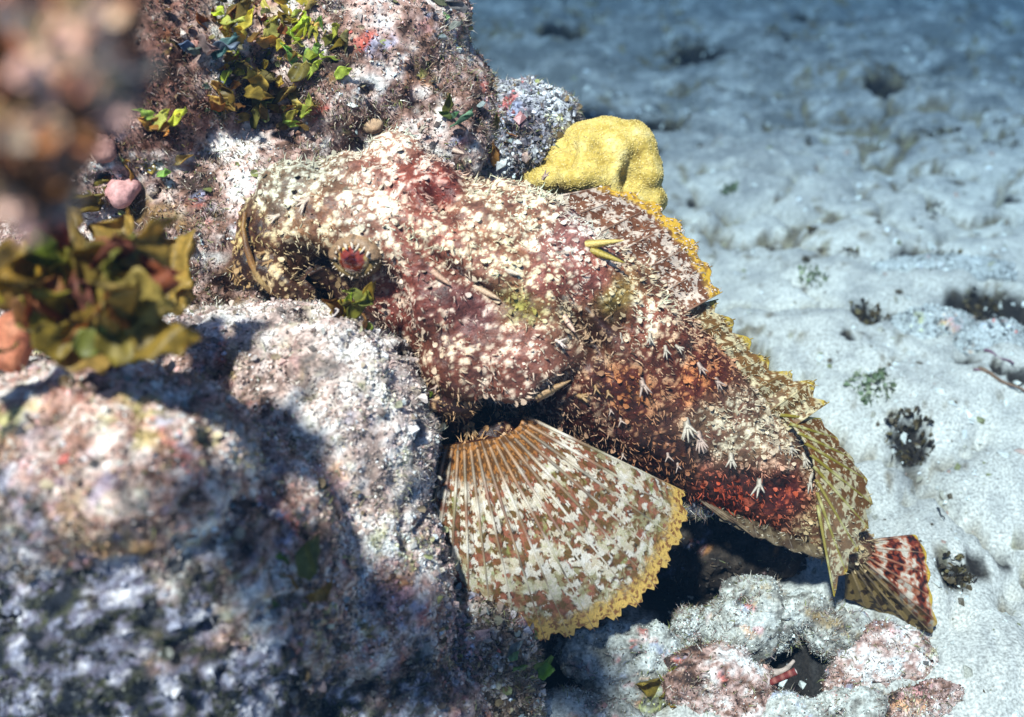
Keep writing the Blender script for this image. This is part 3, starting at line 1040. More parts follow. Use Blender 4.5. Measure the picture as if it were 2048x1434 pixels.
# colour zones of the hide, shade painted into the dark belly ones: x, y, ground colour, spot colour, share of spots
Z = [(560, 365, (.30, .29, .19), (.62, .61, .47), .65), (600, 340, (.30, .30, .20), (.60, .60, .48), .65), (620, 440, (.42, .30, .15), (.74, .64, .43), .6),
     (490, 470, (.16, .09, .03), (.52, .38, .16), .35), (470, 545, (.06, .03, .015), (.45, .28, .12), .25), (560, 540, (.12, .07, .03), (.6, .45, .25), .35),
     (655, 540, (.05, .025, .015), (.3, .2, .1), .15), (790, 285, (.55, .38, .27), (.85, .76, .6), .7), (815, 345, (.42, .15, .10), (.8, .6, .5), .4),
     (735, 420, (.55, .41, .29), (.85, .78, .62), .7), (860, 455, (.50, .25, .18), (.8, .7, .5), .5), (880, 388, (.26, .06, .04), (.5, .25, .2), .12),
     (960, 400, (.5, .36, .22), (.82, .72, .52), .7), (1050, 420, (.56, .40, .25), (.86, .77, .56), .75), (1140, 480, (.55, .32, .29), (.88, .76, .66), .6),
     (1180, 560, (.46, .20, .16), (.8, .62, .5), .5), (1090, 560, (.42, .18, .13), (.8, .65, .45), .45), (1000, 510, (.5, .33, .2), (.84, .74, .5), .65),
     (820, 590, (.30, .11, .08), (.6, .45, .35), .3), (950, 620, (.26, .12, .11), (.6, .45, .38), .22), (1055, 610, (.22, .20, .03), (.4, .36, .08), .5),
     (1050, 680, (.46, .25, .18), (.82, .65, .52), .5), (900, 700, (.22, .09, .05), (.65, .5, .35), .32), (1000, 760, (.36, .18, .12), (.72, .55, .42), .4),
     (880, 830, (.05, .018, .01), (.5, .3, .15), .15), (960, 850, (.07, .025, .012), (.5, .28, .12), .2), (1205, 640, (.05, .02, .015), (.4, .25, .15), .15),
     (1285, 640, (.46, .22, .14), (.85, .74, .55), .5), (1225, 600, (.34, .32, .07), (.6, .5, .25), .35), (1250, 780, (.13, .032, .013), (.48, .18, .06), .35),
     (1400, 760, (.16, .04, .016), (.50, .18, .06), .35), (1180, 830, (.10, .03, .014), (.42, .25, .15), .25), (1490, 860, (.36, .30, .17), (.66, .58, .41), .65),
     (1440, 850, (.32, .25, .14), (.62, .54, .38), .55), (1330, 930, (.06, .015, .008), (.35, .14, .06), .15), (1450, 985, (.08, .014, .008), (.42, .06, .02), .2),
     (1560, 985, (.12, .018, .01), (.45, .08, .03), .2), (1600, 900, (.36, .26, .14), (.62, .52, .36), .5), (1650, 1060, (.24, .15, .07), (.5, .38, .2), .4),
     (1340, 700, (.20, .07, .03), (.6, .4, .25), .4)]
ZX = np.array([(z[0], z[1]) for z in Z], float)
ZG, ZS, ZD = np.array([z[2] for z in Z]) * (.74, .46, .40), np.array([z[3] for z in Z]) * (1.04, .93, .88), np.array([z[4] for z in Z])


def fish_zone(w):
    pp = Pinv(w)
    q = w * 1000
    x = pp[:, 0] + 28 * fbm(q / 9, 3, 71)
    y = pp[:, 1] + 28 * fbm(q / 9, 3, 75)
    d2 = (x[:, None] - ZX[:, 0]) ** 2 + (y[:, None] - ZX[:, 1]) ** 2
    k = 1 / (d2 + 300) ** 2
    k /= k.sum(1, keepdims=True)
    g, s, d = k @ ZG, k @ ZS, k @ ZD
    m = fbm(q / 7, 3, 171)[:, None]            # mottling a little finer than the zones
    m2 = smooth01(fbm(q / 10, 3, 175), .12, .34)[:, None]
    g = g * (1 + .9 * np.clip(m, -.75, .5))
    g = g * (1 - .55 * m2) + np.array([.44, .13, .09]) * g.mean(1, keepdims=True) * 2.6 * .55 * m2
    s = s * (1 + .45 * np.clip(m, -.8, .3))
    return g, s, np.clip(d + 1.05 * m[:, 0] - .3 * m2[:, 0], .03, .9)


def fish():
    root = empty('scorpionfish', Vector(P(np.array([1100., 800, -150]))),
                 label='mottled pink and brown scorpionfish with fringed skin perched against the reef', category='fish')
    ts = np.linspace(0, len(ST) - 1, 150)
    st = np.stack([np.interp(ts, np.arange(len(ST)), ST[:, k]) for k in range(5)], -1)
    B = []
    for k in range(len(st)):
        t = st[min(k + 9, len(st) - 1), :3] - st[max(k - 9, 0), :3]
        ax = fish_axes(t)
        B.append(blob(st[k, :3], (38, st[k, 3], st[k, 4]), ax, 3))
    rot = lambda deg: np.array([[math.cos(math.radians(deg)), math.sin(math.radians(deg)), 0], [-math.sin(math.radians(deg)), math.cos(math.radians(deg)), 0], [0, 0, 1]])
    for c, r, a in [((795, 310, 95), (62, 45, 60), 10), ((820, 350, 95), (90, 50, 60), 20), ((590, 372, 130), (82, 52, 55), -5), ((735, 440, 170), (85, 50, 55), 22),
                    ((640, 440, 150), (110, 55, 50), 8), ((712, 506, 170), (62, 56, 50), 30), ((560, 470, 140), (70, 60, 50), 20), ((500, 500, 120), (34, 80, 40), 8),
                    ((560, 555, 140), (80, 38, 45), 30), ((1050, 440, 60), (130, 70, 90), 22), ((1140, 500, 90), (120, 60, 70), 30), ((1010, 520, 130), (150, 60, 60), 28),
                    ((860, 600, 170), (90, 75, 50), 30), ((1000, 690, 150), (150, 105, 55), 30), ((920, 720, 150), (90, 80, 60), 40), ((1090, 650, 150), (70, 55, 50), 20),
                    ((1290, 640, 90), (110, 50, 45), 38), ((985, 885, 50), (95, 50, 50), -12), ((880, 800, 100), (80, 60, 60), 30), ((1480, 870, 10), (120, 45, 40), 38)]:
        B.append(blob(c, r, rot(a), 3))
    v, f = union(B, .00105, 7)
    n, _, _ = vnormals(v, f)
    pp = Pinv(v)

    def dent(x, y, sx, sy, deg, a):
        nonlocal v
        c, s = math.cos(math.radians(deg)), math.sin(math.radians(deg))
        dx, dy = pp[:, 0] - x, pp[:, 1] - y
        u, w = (dx * c + dy * s) / sx, (-dx * s + dy * c) / sy
        front = (n @ TOCAM) > -.2
        v = v - n * (a * S * np.exp(-(u * u + w * w)) * front)[:, None]

    dent(882, 388, 32, 19, 40, 60)        # pit behind the head
    dent(645, 550, 75, 28, 35, 62)        # hollow before the eye
    dent(775, 600, 30, 70, -25, 50)       # cheek groove
    dent(1175, 665, 24, 85, -30, 60)      # groove behind the gill cover
    dent(1090, 800, 110, 18, -38, 34)
    dent(1225, 625, 85, 22, 38, 34)
    dent(930, 385, 30, 60, 20, 14)
    dent(700, 360, 70, 18, 20, 16)
    dent(900, 860, 120, 22, 0, 30)
    dent(880, 525, 100, 14, 38, 26)
    dent(960, 575, 70, 14, 35, 26)
    dent(820, 400, 60, 14, 25, 20)
    dent(1000, 470, 80, 16, 25, 18)
    q = v * 1000
    d = 2.0 * fbm(q / 10, 3, 90) + .8 * fbm(q / 3.5, 3, 91)
    f1, f2, cid = worley(q / 2.5, 12)
    d += .55 * (.5 - f1) * (cid > .3)
    v = v + n * (d / 1000)[:, None]
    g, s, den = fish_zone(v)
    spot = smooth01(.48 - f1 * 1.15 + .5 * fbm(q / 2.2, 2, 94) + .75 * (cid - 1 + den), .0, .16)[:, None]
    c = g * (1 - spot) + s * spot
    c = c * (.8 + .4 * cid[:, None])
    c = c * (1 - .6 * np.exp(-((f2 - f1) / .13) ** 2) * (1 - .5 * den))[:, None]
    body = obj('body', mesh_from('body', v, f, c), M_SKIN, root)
    bvh = bvh_of(v, f)

    # small skin flaps, warts and threads over the whole hide, too many to count
    parts = []
    flow = (P(np.array([1600., 1000, -100])) - P(np.array([600., 450, 60]))); flow /= np.linalg.norm(flow)
    N = 9500
    p, nn = sample(v, f, N, lambda cc, ppp, fn: .08 + (fish_zone(cc)[2]) ** 1.6, 40, 70)
    g, s, den = fish_zone(p)
    pk = (rng.random(N) < .45 + .5 * den)[:, None]
    s = np.where(pk, s * 1.12, g * 1.3)
    s_ = (.00022 + .00042 * rng.random(N) ** 2.2)
    parts.append(pieces(T_WART, p - nn * .0001, frames(nn, rng.random(N) * 6.3, .25), s_[:, None] * (.7 + .7 * rng.random((N, 3))), s * (.7 + .55 * rng.random((N, 1)))))
    N = 3600
    p, nn = sample(v, f, N, lambda cc, ppp, fn: .6 + (ppp[:, 0] > 1100) * .5, 40, 71)
    g, s, den = fish_zone(p)
    pk = (rng.random(N) < .55 + .4 * den)[:, None]
    s = np.where(pk, s * 1.1, g * 1.3)
    lean = np.tile(flow * .8 + np.array([0, -.1, -.55]), (N, 1))
    s_ = (.0009 + .0016 * rng.random(N) ** 1.7)
    parts.append(pieces(T_PAP, p, frames(nn, rng.random(N) * 6.3, .35, lean), np.stack([s_ * .95, s_ * .95, s_], -1), s * (.65 + .6 * rng.random((N, 1)))))
    N = 900
    p, nn = sample(v, f, N, lambda cc, ppp, fn: .3 + fish_zone(cc)[2], 40, 72)
    g, s, den = fish_zone(p)
    s_ = (.0012 + .0016 * rng.random(N))
    parts.append(pieces(T_FLAKE, p, frames(nn, rng.random(N) * 6.3, .35, np.tile(flow * 1.2, (N, 1))), s_, s * (.7 + .5 * rng.random((N, 1)))))
    N = 1600
    p, nn = sample(v, f, N, lambda cc, ppp, fn: .3 + (np.abs(fn @ TOCAM) < .45) * 1.5, 40, 73)
    g, s, den = fish_zone(p)
    s_ = (.0018 + .0022 * rng.random(N))
    parts.append(pieces(tpl_papilla(.5, 3, .12), p, frames(nn, rng.random(N) * 6.3, .5, np.tile(flow * .5, (N, 1))), s_, np.clip(s * 1.15, 0, .85)))
    v2, f2_, c2 = join(parts)
    obj('skin_fringe', mesh_from('fringe', v2, f2_, c2, True), M_PAP, body, kind='stuff')

    def surf(x, y):
        d = P(np.array([x, y, 0.0])) - CAM
        loc, nrm, _, _ = bvh.ray_cast(Vector(CAM), Vector(d).normalized())
        if loc is None:
            return np.array([x, y, 0.0]), TOCAM
        return Pinv(np.array(loc)), np.array(nrm)

    # branched skin tassels, each a hand of tapering fingers
    def tassel(x, y, size, ang, nf, colr, seed):
        r = np.random.default_rng(seed)
        b, nrm = surf(x, y)
        b = b.copy()
        parts = []
        dirv = np.array([math.cos(ang), math.sin(ang), .55])
        pal = np.array([[.001, 0, 0]])
        palm = b + dirv * size * .5
        ends = [(b, palm, .16 * size, .20 * size)]
        for k in range(nf):
            a = ang + (k - (nf - 1) / 2) * (1.5 / max(nf - 1, 1)) + r.normal() * .15
            L = size * r.uniform(.4, .7)
            ends.append((palm - dirv * size * .12, palm + np.array([math.cos(a) * L, math.sin(a) * L, .25 * L]), .13 * size, .035 * size))
        V, F, nv = [], [], 0
        for p0, p1, ra, rb in ends:
            k = np.linspace(0, 1, 5)
            pts = p0 + (p1 - p0) * k[:, None]
            pts[:, 1] += size * .06 * k ** 2
            t = p1 - p0
            sd = np.array([-t[1], t[0], 0.0]); sd /= max(np.linalg.norm(sd), 1e-6)
            rr = ra + (rb - ra) * k
            up = np.array([0, 0, .35])
            ring = np.stack([pts + sd * rr[:, None], pts + up * rr[:, None], pts - sd * rr[:, None], pts - up * rr[:, None]], 1)
            V.append(P(ring.reshape(-1, 3)))
            i = np.arange(20).reshape(5, 4)
            ff = np.stack([i[:-1], np.roll(i, -1, 1)[:-1], np.roll(i, -1, 1)[1:], i[1:]], -1).reshape(-1, 4)
            cap = i[-1][None, :]
            F.append(np.concatenate([ff, cap]) + nv)
            nv += 20
        V, F = np.concatenate(V), np.concatenate(F)
        cc = np.asarray(colr) * (.8 + .4 * r.random((len(V), 1)))
        obj('skin_tassel', mesh_from('tassel', V, F, cc), M_PAP, root)

    PK, CRM, ORG = (.50, .33, .25), (.56, .44, .33), (.44, .24, .10)
    for k, (x, y, sz, a, nf, cc) in enumerate([
            (1282, 755, 34, 1.3, 4, PK), (1372, 835, 40, 1.4, 5, CRM), (1396, 862, 40, 1.35, 5, PK), (1462, 905, 32, 1.5, 4, CRM), (1520, 955, 36, 1.6, 3, CRM),
            (1625, 945, 34, 1.9, 4, CRM), (1605, 905, 30, 1.2, 4, CRM), (1580, 885, 28, 1.3, 3, CRM), (1555, 890, 26, 1.4, 3, CRM), (1430, 755, 26, 1.0, 3, PK),
            (1395, 725, 28, 1.0, 3, PK), (1330, 690, 24, 1.4, 3, CRM), (1300, 665, 24, 1.6, 3, CRM), (1245, 905, 18, 1.4, 2, PK), (1335, 905, 20, 1.4, 2, PK),
            (1355, 925, 18, 1.4, 2, PK), (1190, 770, 20, 1.3, 2, ORG), (1215, 780, 20, 1.3, 2, ORG), (1240, 835, 18, 1.3, 2, PK), (1220, 815, 18, 1.3, 2, PK),
            (1150, 790, 30, .2, 4, ORG), (935, 855, 22, 1.6, 4, ORG), (945, 850, 22, 1.4, 3, ORG), (620, 395, 34, 2.5, 4, (.75, .55, .42)), (560, 430, 26, 2.8, 4, (.8, .6, .45)),
            (530, 505, 20, 2.9, 3, ORG), (545, 520, 22, 2.6, 3, ORG), (1190, 475, 22, .2, 3, CRM), (1350, 690, 22, .6, 3, CRM), (1240, 665, 22, 1.5, 3, CRM),
            (875, 770, 18, 2.2, 2, PK), (1110, 680, 24, .4, 3, (.8, .6, .5)), (840, 265, 22, 5.2, 3, CRM), (1180, 430, 24, 5.6, 4, CRM), (1085, 360, 20, 5.2, 3, PK)]):
        tassel(x, y, sz, a, nf, cc, 500 + k)

    # head spines: low bony blades
    def spine(x, y, L, ang, wd, colr):
        b, nrm = surf(x, y)
        d = np.array([math.cos(ang), math.sin(ang), 0.0])
        sd = np.array([-d[1], d[0], 0.0])
        k = np.linspace(0, 1, 6)
        pts = b + d * L * k[:, None] + np.array([0, 0, 1.0]) * (L * .28 * k)[:, None] - np.array([0, 0, 6])
        w = wd * (1 - k) ** .7 + .5
        hgt = wd * .9 * (1 - k) + .5
        ring = np.stack([pts + sd * w[:, None], pts + np.array([0, 0, 1]) * hgt[:, None] - sd * w[:, None] * .2, pts - sd * w[:, None], pts - np.array([0, 0, 1]) * 4], 1)
        i = np.arange(24).reshape(6, 4)
        ff = np.stack([i[:-1], np.roll(i, -1, 1)[:-1], np.roll(i, -1, 1)[1:], i[1:]], -1).reshape(-1, 4)
        ff = np.concatenate([ff, i[-1][None, :]])
        obj('head_spine', mesh_from('spine', P(ring.reshape(-1, 3)), ff, np.asarray(colr)), M_SKIN, root)

    for a in [(862, 542, 48, .62, 11, (.5, .28, .18)), (945, 572, 62, .45, 11, (.55, .35, .22)), (1125, 632, 42, .9, 10, (.75, .45, .32)), (1010, 540, 34, .3, 9, (.7, .52, .38)),
              (1170, 490, 80, -.12, 10, (.62, .42, .12)), (1180, 500, 75, .35, 10, (.40, .28, .05)), (1070, 795, 80, -.45, 11, (.40, .22, .10)), (1060, 825, 90, -.5, 16, (.42, .26, .08)),
              (700, 560, 30, .6, 8, (.3, .15, .08)), (905, 300, 26, .3, 8, (.6, .4, .3)), (845, 440, 30, .4, 8, (.6, .42, .3))]:
        spine(*a)

    # upper jaw bone
    jaw = P(np.array([(490, 425, 165), (486, 455, 172), (492, 490, 175), (503, 525, 172), (520, 560, 165), (545, 585, 155)], float))
    tube('jaw_bone', jaw, .0008, .0013, np.array([(.2, .08, .02), (.3, .14, .03), (.12, .05, .02), (.28, .12, .03), (.4, .25, .1), (.2, .1, .04)]), M_SKIN, root, seg=8, rough=.3)
    # eye: ball, iris, lids with a toothed rim
    ec = np.array([712., 510, 186])
    sv, sf = sphere(4)
    loc = sv * 40
    look = np.array([-.25, .30, .92]); look /= np.linalg.norm(look)
    cosv = sv @ look
    ec_c = np.where((cosv > .74)[:, None], np.array([[.19, .026, .010]]), np.where((cosv > .69)[:, None], np.array([[.55, .35, .12]]), np.array([[.20, .13, .06]])))
    sp = fbm(sv * 6, 3, 7)[:, None]
    ec_c = np.where((cosv > .945)[:, None], np.array([[.045, .006, .004]]), ec_c)
    ec_c = ec_c * np.where((cosv > .74)[:, None], .75 + 1.1 * np.clip(fbm(sv * 11, 3, 8)[:, None] + .3, 0, 1), 1)
    ec_c = ec_c * np.where((cosv > .74)[:, None], 1, 1 + 1.2 * sp)
    eye = obj('eye', mesh_from('eye', P(loc + ec), sf, ec_c), M_EYE, root)
    a = np.linspace(0, 2 * np.pi, 41)[:-1]
    ux = np.cross([0, 1, 0], look); ux /= np.linalg.norm(ux)
    uy = np.cross(look, ux)

    def lid(nm, a0, a1, colr, rise, prof):
        aa = np.linspace(a0, a1, 26)
        rows = []
        for k, (rr, hh) in enumerate(prof):
            rows.append(ec + np.cos(aa)[:, None] * ux * rr + np.sin(aa)[:, None] * uy * rr * .88 + look * hh)
        V = np.stack(rows, 0)
        i = np.arange(5 * 26).reshape(5, 26)
        ff = np.stack([i[:-1, :-1], i[:-1, 1:], i[1:, 1:], i[1:, :-1]], -1).reshape(-1, 4)
        w = P(V.reshape(-1, 3))
        cc = np.asarray(colr) * (.35 + 1.2 * (fbm(w * 1000 / .8, 3, 5) + .5))[:, None]
        o = obj(nm, mesh_from(nm, w, ff, cc), M_SKIN, eye)
        sm = o.modifiers.new('thick', 'SOLIDIFY'); sm.thickness = .0009
        N = 14 if rise < 6 else 9
        ak = np.linspace(a0 + .15, a1 - .15, N)
        pos = ec + np.cos(ak)[:, None] * ux * (44 if rise < 6 else 38) + np.sin(ak)[:, None] * uy * (38 if rise < 6 else 33) + look * (15 if rise < 6 else 26)
        nn = np.cos(ak)[:, None] * ux * (1 if rise < 6 else -.4) + np.sin(ak)[:, None] * uy * (1 if rise < 6 else -.4) + look * .8
        R = frames((P(pos + nn * 5) - P(pos)), rng.random(N) * 6.3, .15)
        s_ = np.full(N, .0018 if rise < 6 else .0032) * (.7 + .6 * rng.random(N))
        pa = pieces(tpl_papilla(.3, 3, .3), P(pos), R, s_, np.tile(np.asarray((.72, .55, .42)), (N, 1)))
        fo = np.where((vnormals(w, ff)[1] @ TOCAM < 0)[:, None], ff[:, ::-1], ff)
        K = 260
        wp_, wn_ = sample(w, fo, K, None, 40, 95)
        wc = np.array([(.78, .62, .46), (.62, .36, .26), (.40, .22, .12)])[rng.choice(3, K)] * (.7 + .5 * rng.random((K, 1)))
        vv, f_, c_ = join([pa, pieces(T_WART, wp_, frames(wn_, rng.random(K) * 6.3, .3), (.00028 + .0005 * rng.random(K) ** 2), wc)])
        obj('lid_fringe', mesh_from('lid_fringe', vv, f_, c_), M_PAP, eye, kind='stuff')

    lid('lower_lid', .15, np.pi - .1, (.20, .12, .04), 0, [(52, -8), (48, 6), (43, 14), (39, 17), (36, 12)])
    lid('upper_lid', np.pi - .05, 2 * np.pi + .1, (.30, .17, .09), 9, [(54, -8), (50, 8), (44, 20), (36, 25), (30, 20)])

    # ---------------------------------------------------------------- fins
    def curve(pts, n):
        pts = np.asarray(pts, float)
        d = np.concatenate([[0], np.cumsum(np.linalg.norm(np.diff(pts[:, :2], axis=0), axis=1))])
        t = np.linspace(0, d[-1], n)
        # smooth by a cubic through the points
        out = np.empty((n, 3))
        m = np.gradient(pts, d, axis=0)
        k = np.clip(np.searchsorted(d, t) - 1, 0, len(d) - 2)
        hh = d[k + 1] - d[k]
        u = ((t - d[k]) / hh)[:, None]
        hh = hh[:, None]
        return (pts[k] * (2 * u ** 3 - 3 * u ** 2 + 1) + m[k] * hh * (u ** 3 - 2 * u ** 2 + u) + pts[k + 1] * (3 * u ** 2 - 2 * u ** 3) + m[k + 1] * hh * (u ** 3 - u ** 2))

    def fin(nm, base, outer, rays, nu, nv, colour, label=None, bulge=0., ridge=5., scal=.10, teeth=0., rayc=(.5, .4, .25), rayr=(3.0, 1.2), raystart=.0, sub=1, wave=0., show=True, over=0.0, fringe=0, fcol=(.7, .58, .45), raymix=.2):
        Bc, Oc = curve(base, nu), curve(outer, nu)
        u = np.linspace(0, 1, nu)
        v_ = np.linspace(0, 1, nv)[:, None]
        phase = np.abs(((u * rays + .5) % 1) - .5) * 2          # 0 on a ray, 1 between
        phase = np.abs((u * rays) % 1 - .5) * 2                 # 1 at a ray
        reach = 1 - scal * (1 - phase) ** 1.3
        if teeth:
            reach = reach - teeth * np.abs(((u * rays * 3) % 1) - .5) * 2
        T = v_ * reach[None, :]
        V = Bc[None] * (1 - T[..., None]) + Oc[None] * T[..., None]
        V[..., 2] += bulge * np.sin(np.pi * T) + ridge * (phase[None, :] - .5) * np.sin(np.pi * np.clip(T * .9 + .1, 0, 1)) + wave * np.sin(u * 9)[None, :] * T
        w = P(V.reshape(-1, 3))
        C = colour(np.tile(u, (nv, 1)).ravel(), T.ravel(), w)
        i = np.arange(nu * nv).reshape(nv, nu)
        ff = np.stack([i[:-1, :-1], i[:-1, 1:], i[1:, 1:], i[1:, :-1]], -1).reshape(-1, 4)
        o = obj(nm, mesh_from(nm, w, ff, C), M_FIN, root)
        if label:
            o['label'] = label
        sm = o.modifiers.new('thick', 'SOLIDIFY'); sm.thickness = .0009; sm.offset = 0
        if fringe:
            fw = np.where((vnormals(w, ff)[1] @ TOCAM < 0)[:, None], ff[:, ::-1], ff)
            p, nn = sample(w, fw, fringe, None, 40, 80 + rays)
            s_ = .0008 + .0016 * rng.random(fringe) ** 1.6
            cc = np.asarray(fcol) * (.55 + .7 * rng.random((fringe, 1)))
            lean = np.tile(flow * .9, (fringe, 1))
            h_ = fringe // 3
            a_ = pieces(T_PAP, p[h_:], frames(nn[h_:], rng.random(fringe - h_) * 6.3, .5, lean[h_:]), s_[h_:], cc[h_:])
            b_ = pieces(T_WART, p[:h_], frames(nn[:h_], rng.random(h_) * 6.3, .2), s_[:h_] * .4, cc[:h_])
            obj('fin_fringe', mesh_from('fin_fringe', *join([a_, b_]), True), M_PAP, o, kind='stuff')
        for k in range(rays + 1):
            uu = k / rays
            jb = int(round(uu * (nu - 1)))
            kk = np.linspace(raystart, .985 + over, 14)
            pts = Bc[jb] * (1 - kk[:, None]) + Oc[jb] * kk[:, None]
            pts[:, 2] += bulge * np.sin(np.pi * np.clip(kk, 0, 1)) + ridge * .5 * np.sin(np.pi * np.clip(kk * .9 + .1, 0, 1)) + 1.5 + wave * math.sin(uu * 9) * kk
            wpt = P(pts)
            cr = colour(np.full(14, uu), kk * .999, wpt) * (1 - raymix) + np.asarray(rayc) * raymix
            tube('fin_ray' if not show else 'fin_spine', wpt, rayr[0] * S, rayr[1] * S, cr, M_FIN, o, seg=6)
        return o

    def pect_col(u, t, w):
        q = w * 1000
        # blotches that run along the rays, cut by brown gaps with dark rims
        wob = fbm(q / 2.2, 3, 33)
        pu, pt = u * 52 + .8 * wob, t * 40 + 1.2 * fbm(q / 1.4, 3, 35)
        f1, f2, cid = worley(np.stack([pu * .9, pt, np.full_like(u, .5)], -1), 21)
        big = fbm(np.stack([u * 24, t * 17, u * 0 + 3], -1), 3, 44)
        band = .25 * np.cos(t * 17 + 2.0 * big + 1.2)
        val = cid * .75 + .75 * big + band * .6 + .16 * wob + .10 * smooth01(u, .35, .7) * smooth01(-t, -.6, -.3)
        pale = ramp(np.clip(.35 + .55 * _r(cid * 7.3) + .3 * wob, 0, 1), [(.50, .29, .20), (.64, .48, .31), (.79, .64, .49), (.88, .74, .62)])
        brown = ramp(np.clip(.4 + .6 * _r(cid * 13.7) + .3 * wob, 0, 1), [(.05, .015, .010), (.18, .05, .025), (.40, .13, .07), (.15, .085, .02), (.26, .08, .035)])
        val = val + .12 - .10 * (np.abs((u * 17) % 1 - .5) < .07)
        m = smooth01(val, .54, .59)[:, None]
        c = brown * (1 - m) + pale * m
        rim = np.exp(-((val - .55) / .045) ** 2)[:, None]
        c = c * (1 - .8 * rim)
        fine = worley(q / 1.1, 27)
        speck = smooth01(fbm(q / 8, 3, 51) + .7 * (t - .6), .05, .25) * (fine[2] > .45)
        c = c * (1 - .55 * speck[:, None]) + np.array([.52, .44, .22]) * .55 * speck[:, None]
        gr = smooth01(fbm(q / 5, 3, 58), .36, .48)[:, None]
        c = c * (1 - .6 * gr) + np.array([.34, .36, .10]) * .6 * gr
        line = (np.abs((u * 17) % 1 - .5) < .05 + .03 * wob) * smooth01(-t, -.6, -.3)
        c = c * (1 - .75 * line[:, None])
        e = smooth01(t + .05 * wob, .86, .93)[:, None]
        orange = np.where((fine[2] > .72)[:, None], np.array([[.30, .11, .03]]), np.array([[.82, .47, .11]]))
        c = c * (1 - e) + orange * e
        b = smooth01(-t + .09 * wob - .08 * smooth01(-u, -.4, .0) + .17, -.10, .03)[:, None]
        dk = np.where((fine[2] > .6)[:, None], np.array([[.42, .16, .04]]), np.array([[.14, .055, .015]]))
        return c * (1 - b) + dk * b

    pec = fin('pectoral_fin',
              [(1046, 830, 78), (1040, 848, 92), (1015, 868, 100), (970, 880, 102), (920, 888, 98), (870, 890, 90)],
              [(1372, 985, -20), (1378, 1040, -15), (1345, 1120, 0), (1300, 1195, 15), (1215, 1250, 30), (1080, 1285, 45), (950, 1270, 45), (850, 1190, 30), (800, 1060, 10)],
              17, 340, 240, pect_col, 'spread left pectoral fin with cream and brown blotches and a toothed orange margin', bulge=60, ridge=11, scal=.035, teeth=.022,
              rayc=(.62, .48, .34), rayr=(3.8, 1.4), raystart=.04, show=False)

    def dors_col(k):
        def fn(u, t, w):
            q = w * 1000
            wob = fbm(q / 2.5, 3, 61 + k)
            f1, f2, cid = worley(q / np.array([1.7, 1.7, 1.7]) + .3 * wob[:, None], 41 + k)
            bars = np.sin(t * 26 + u * 5 + 2.5 * wob)
            val = cid * .8 + .22 * bars + .4 * fbm(q / 8, 2, 66 + k)
            if k == 0:
                pale, brown, edge, ew = (.60, .44, .34), (.20, .07, .03), (.74, .40, .04), .76
            elif k == 1:
                pale, brown, edge, ew = (.55, .42, .24), (.20, .085, .02), (.60, .38, .05), .82
            else:
                pale, brown, edge, ew = (.54, .43, .26), (.17, .05, .012), (.70, .40, .05), .93
            m = smooth01(val, .50, .58)[:, None]
            c = np.array(brown) * (1 - m) + np.array(pale) * m
            c = c * (.7 + .6 * cid[:, None])
            if k == 2:
                low = smooth01(u, .55, .8)[:, None]
                c = c * (1 - .25 * low) + np.array([.50, .36, .20]) * .25 * low
                c = c * (1 - .2 * (1 - low)) + np.array([.22, .12, .015]) * .2 * (1 - low)
            e = smooth01(t + .07 * wob, ew, ew + .08)[:, None] * np.where(cid > .35, 1, .35)[:, None]
            return c * (1 - e) + np.array(edge) * e
        return fn

    fin('spiny_dorsal_fin',
        [(1080, 400, 30), (1150, 460, 45), (1220, 520, 50), (1280, 580, 40), (1340, 640, 30)],
        [(1215, 372, -10), (1310, 402, -35), (1372, 455, -30), (1415, 520, -20), (1442, 585, -5)],
        6, 150, 90, dors_col(0), 'front of the spiny dorsal fin with cream flecks and an orange margin', bulge=18, ridge=12, scal=.10, teeth=.03, rayc=(.5, .35, .25), rayr=(3, 1.2), over=.03, fringe=1500, fcol=(.72, .54, .42))
    fin('spiny_dorsal_fin',
        [(1325, 630, 20), (1385, 700, 10), (1445, 765, -5), (1510, 820, -25), (1575, 860, -40)],
        [(1432, 600, -15), (1492, 668, -30), (1560, 735, -45), (1632, 765, -60), (1655, 806, -60)],
        6, 150, 70, dors_col(1), 'rear of the spiny dorsal fin, brown and gold', bulge=12, ridge=12, scal=.20, teeth=.02, rayc=(.4, .28, .10), rayr=(3, 1.2), over=.05, fringe=1100, fcol=(.66, .5, .28))
    sd = fin('soft_dorsal_fin',
             [(1560, 830, -30), (1600, 870, -25), (1622, 910, -20), (1632, 960, -25), (1635, 1010, -40)],
             [(1640, 838, -70), (1695, 905, -85), (1742, 985, -95), (1738, 1045, -90), (1715, 1100, -80), (1668, 1190, -70)],
             8, 160, 110, dors_col(2), 'soft dorsal fin draped downward, olive and gold rays', bulge=10, ridge=8, scal=.10, rayc=(.50, .46, .04), rayr=(4, 2), show=False, over=.02, raymix=.35, fringe=420, fcol=(.58, .44, .26))

    def tail_col(u, t, w):
        q = w * 1000
        wob = fbm(q / 3, 3, 81)
        f1, f2, cid = worley(q / 2.0 + .3 * wob[:, None], 47)
        bars = np.sin(t * 17 + 4.5 * wob + 1.5 + u * 4)
        c = ramp(np.clip(.5 + .5 * bars + .5 * (cid - .5), 0, 1), [(.02, .006, .005), (.26, .035, .012), (.46, .14, .06), (.62, .50, .38)])
        low = smooth01(u, .45, .62)[:, None]
        lc = np.where((cid > .6)[:, None], np.array([[.035, .018, .007]]), np.array([[.20, .12, .04]]))
        c = c * (1 - low) + lc * low
        e = (smooth01(t + .04 * wob, .93, .97) * (1 - low[:, 0]))[:, None]
        return c * (1 - e) + np.array([.62, .36, .04]) * e

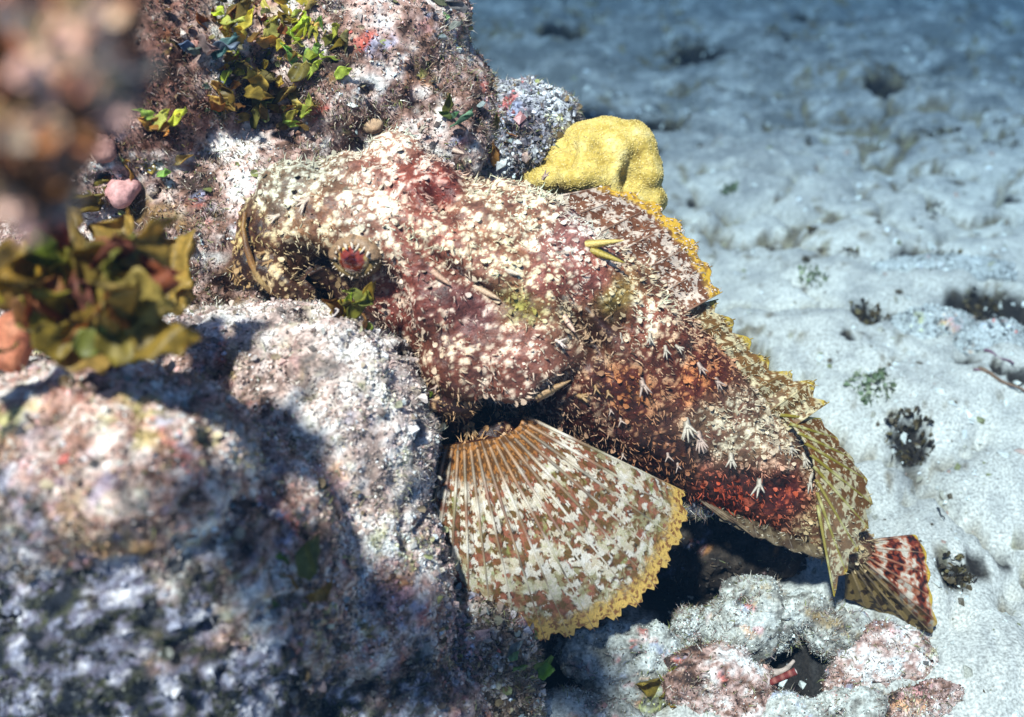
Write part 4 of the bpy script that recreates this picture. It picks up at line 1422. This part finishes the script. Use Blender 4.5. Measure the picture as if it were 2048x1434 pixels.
    fin('tail_fin', [(1712, 1078, -165), (1722, 1095, -155), (1722, 1112, -150), (1712, 1130, -160), (1694, 1140, -175)],
        [(1785, 1082, -185), (1832, 1072, -175), (1856, 1120, -150), (1862, 1180, -140), (1872, 1262, -165), (1760, 1225, -190), (1690, 1196, -200)],
        10, 140, 90, tail_col, 'tail fin banded red, white and black above, brown below', bulge=8, ridge=9, scal=.05, rayc=(.5, .32, .18), rayr=(3, 1.6), show=False)

    def anal_col(u, t, w):
        q = w * 1000
        f1, f2, cid = worley(q / 2.0, 57)
        return ramp(cid, [(.06, .03, .015), (.13, .08, .04), (.26, .18, .10)]) * (.7 + .5 * (fbm(q / 4, 2, 5) + .5))[:, None]

    fin('anal_fin', [(1440, 1010, -90), (1510, 1040, -100), (1580, 1065, -120), (1640, 1085, -140)],
        [(1440, 1042, -60), (1520, 1078, -70), (1600, 1108, -90), (1668, 1122, -120)],
        6, 90, 40, anal_col, 'mottled brown anal fin below the belly', bulge=6, ridge=6, scal=.16, rayc=(.2, .13, .08), rayr=(3, 1.5), show=False, fringe=160, fcol=(.5, .38, .26))
    fin('pelvic_fin', [(1400, 1000, -60), (1420, 1010, -60), (1440, 1020, -60)],
        [(1450, 1040, -50), (1500, 1062, -55), (1510, 1075, -60)],
        4, 60, 30, anal_col, 'brown pelvic fin folded under the belly', bulge=5, ridge=5, scal=.1, rayc=(.3, .15, .08), rayr=(3, 1.5), show=False)

    # fringe of flaps on the fins' margins and faces
    return root


def _r(x):
    return np.modf(np.abs(np.sin(x * 91.7) * 43758.5453))[0]


fish()

# ------------------------------------------------------------------ the water
def water():
    me = bpy.data.meshes.new('haze')
    x, y0, y1, z0, z1 = 16, -15, 17, -5.2, 0.47
    v = [(-x, y0, z0), (x, y0, z0), (x, y1, z0), (-x, y1, z0), (-x, y0, z1), (x, y0, z1), (x, y1, z1), (-x, y1, z1)]
    me.from_pydata(v, [], [(0, 3, 2, 1), (4, 5, 6, 7), (0, 1, 5, 4), (1, 2, 6, 5), (2, 3, 7, 6), (3, 0, 4, 7)])
    m = bpy.data.materials.new('sea_water')
    m.use_nodes = True
    nt = m.node_tree
    nt.nodes.clear()
    out = nt.nodes.new('ShaderNodeOutputMaterial')
    pv = nt.nodes.new('ShaderNodeVolumePrincipled')
    pv.inputs['Color'].default_value = (.005, .014, .028, 1)
    pv.inputs['Absorption Color'].default_value = (.05, .30, .62, 1)
    pv.inputs['Density'].default_value = 1.35
    nt.links.new(pv.outputs[0], out.inputs['Volume'])
    o = obj('haze', me, m, kind='stuff', label='clear blue sea water over the whole reef', category='water')


water()
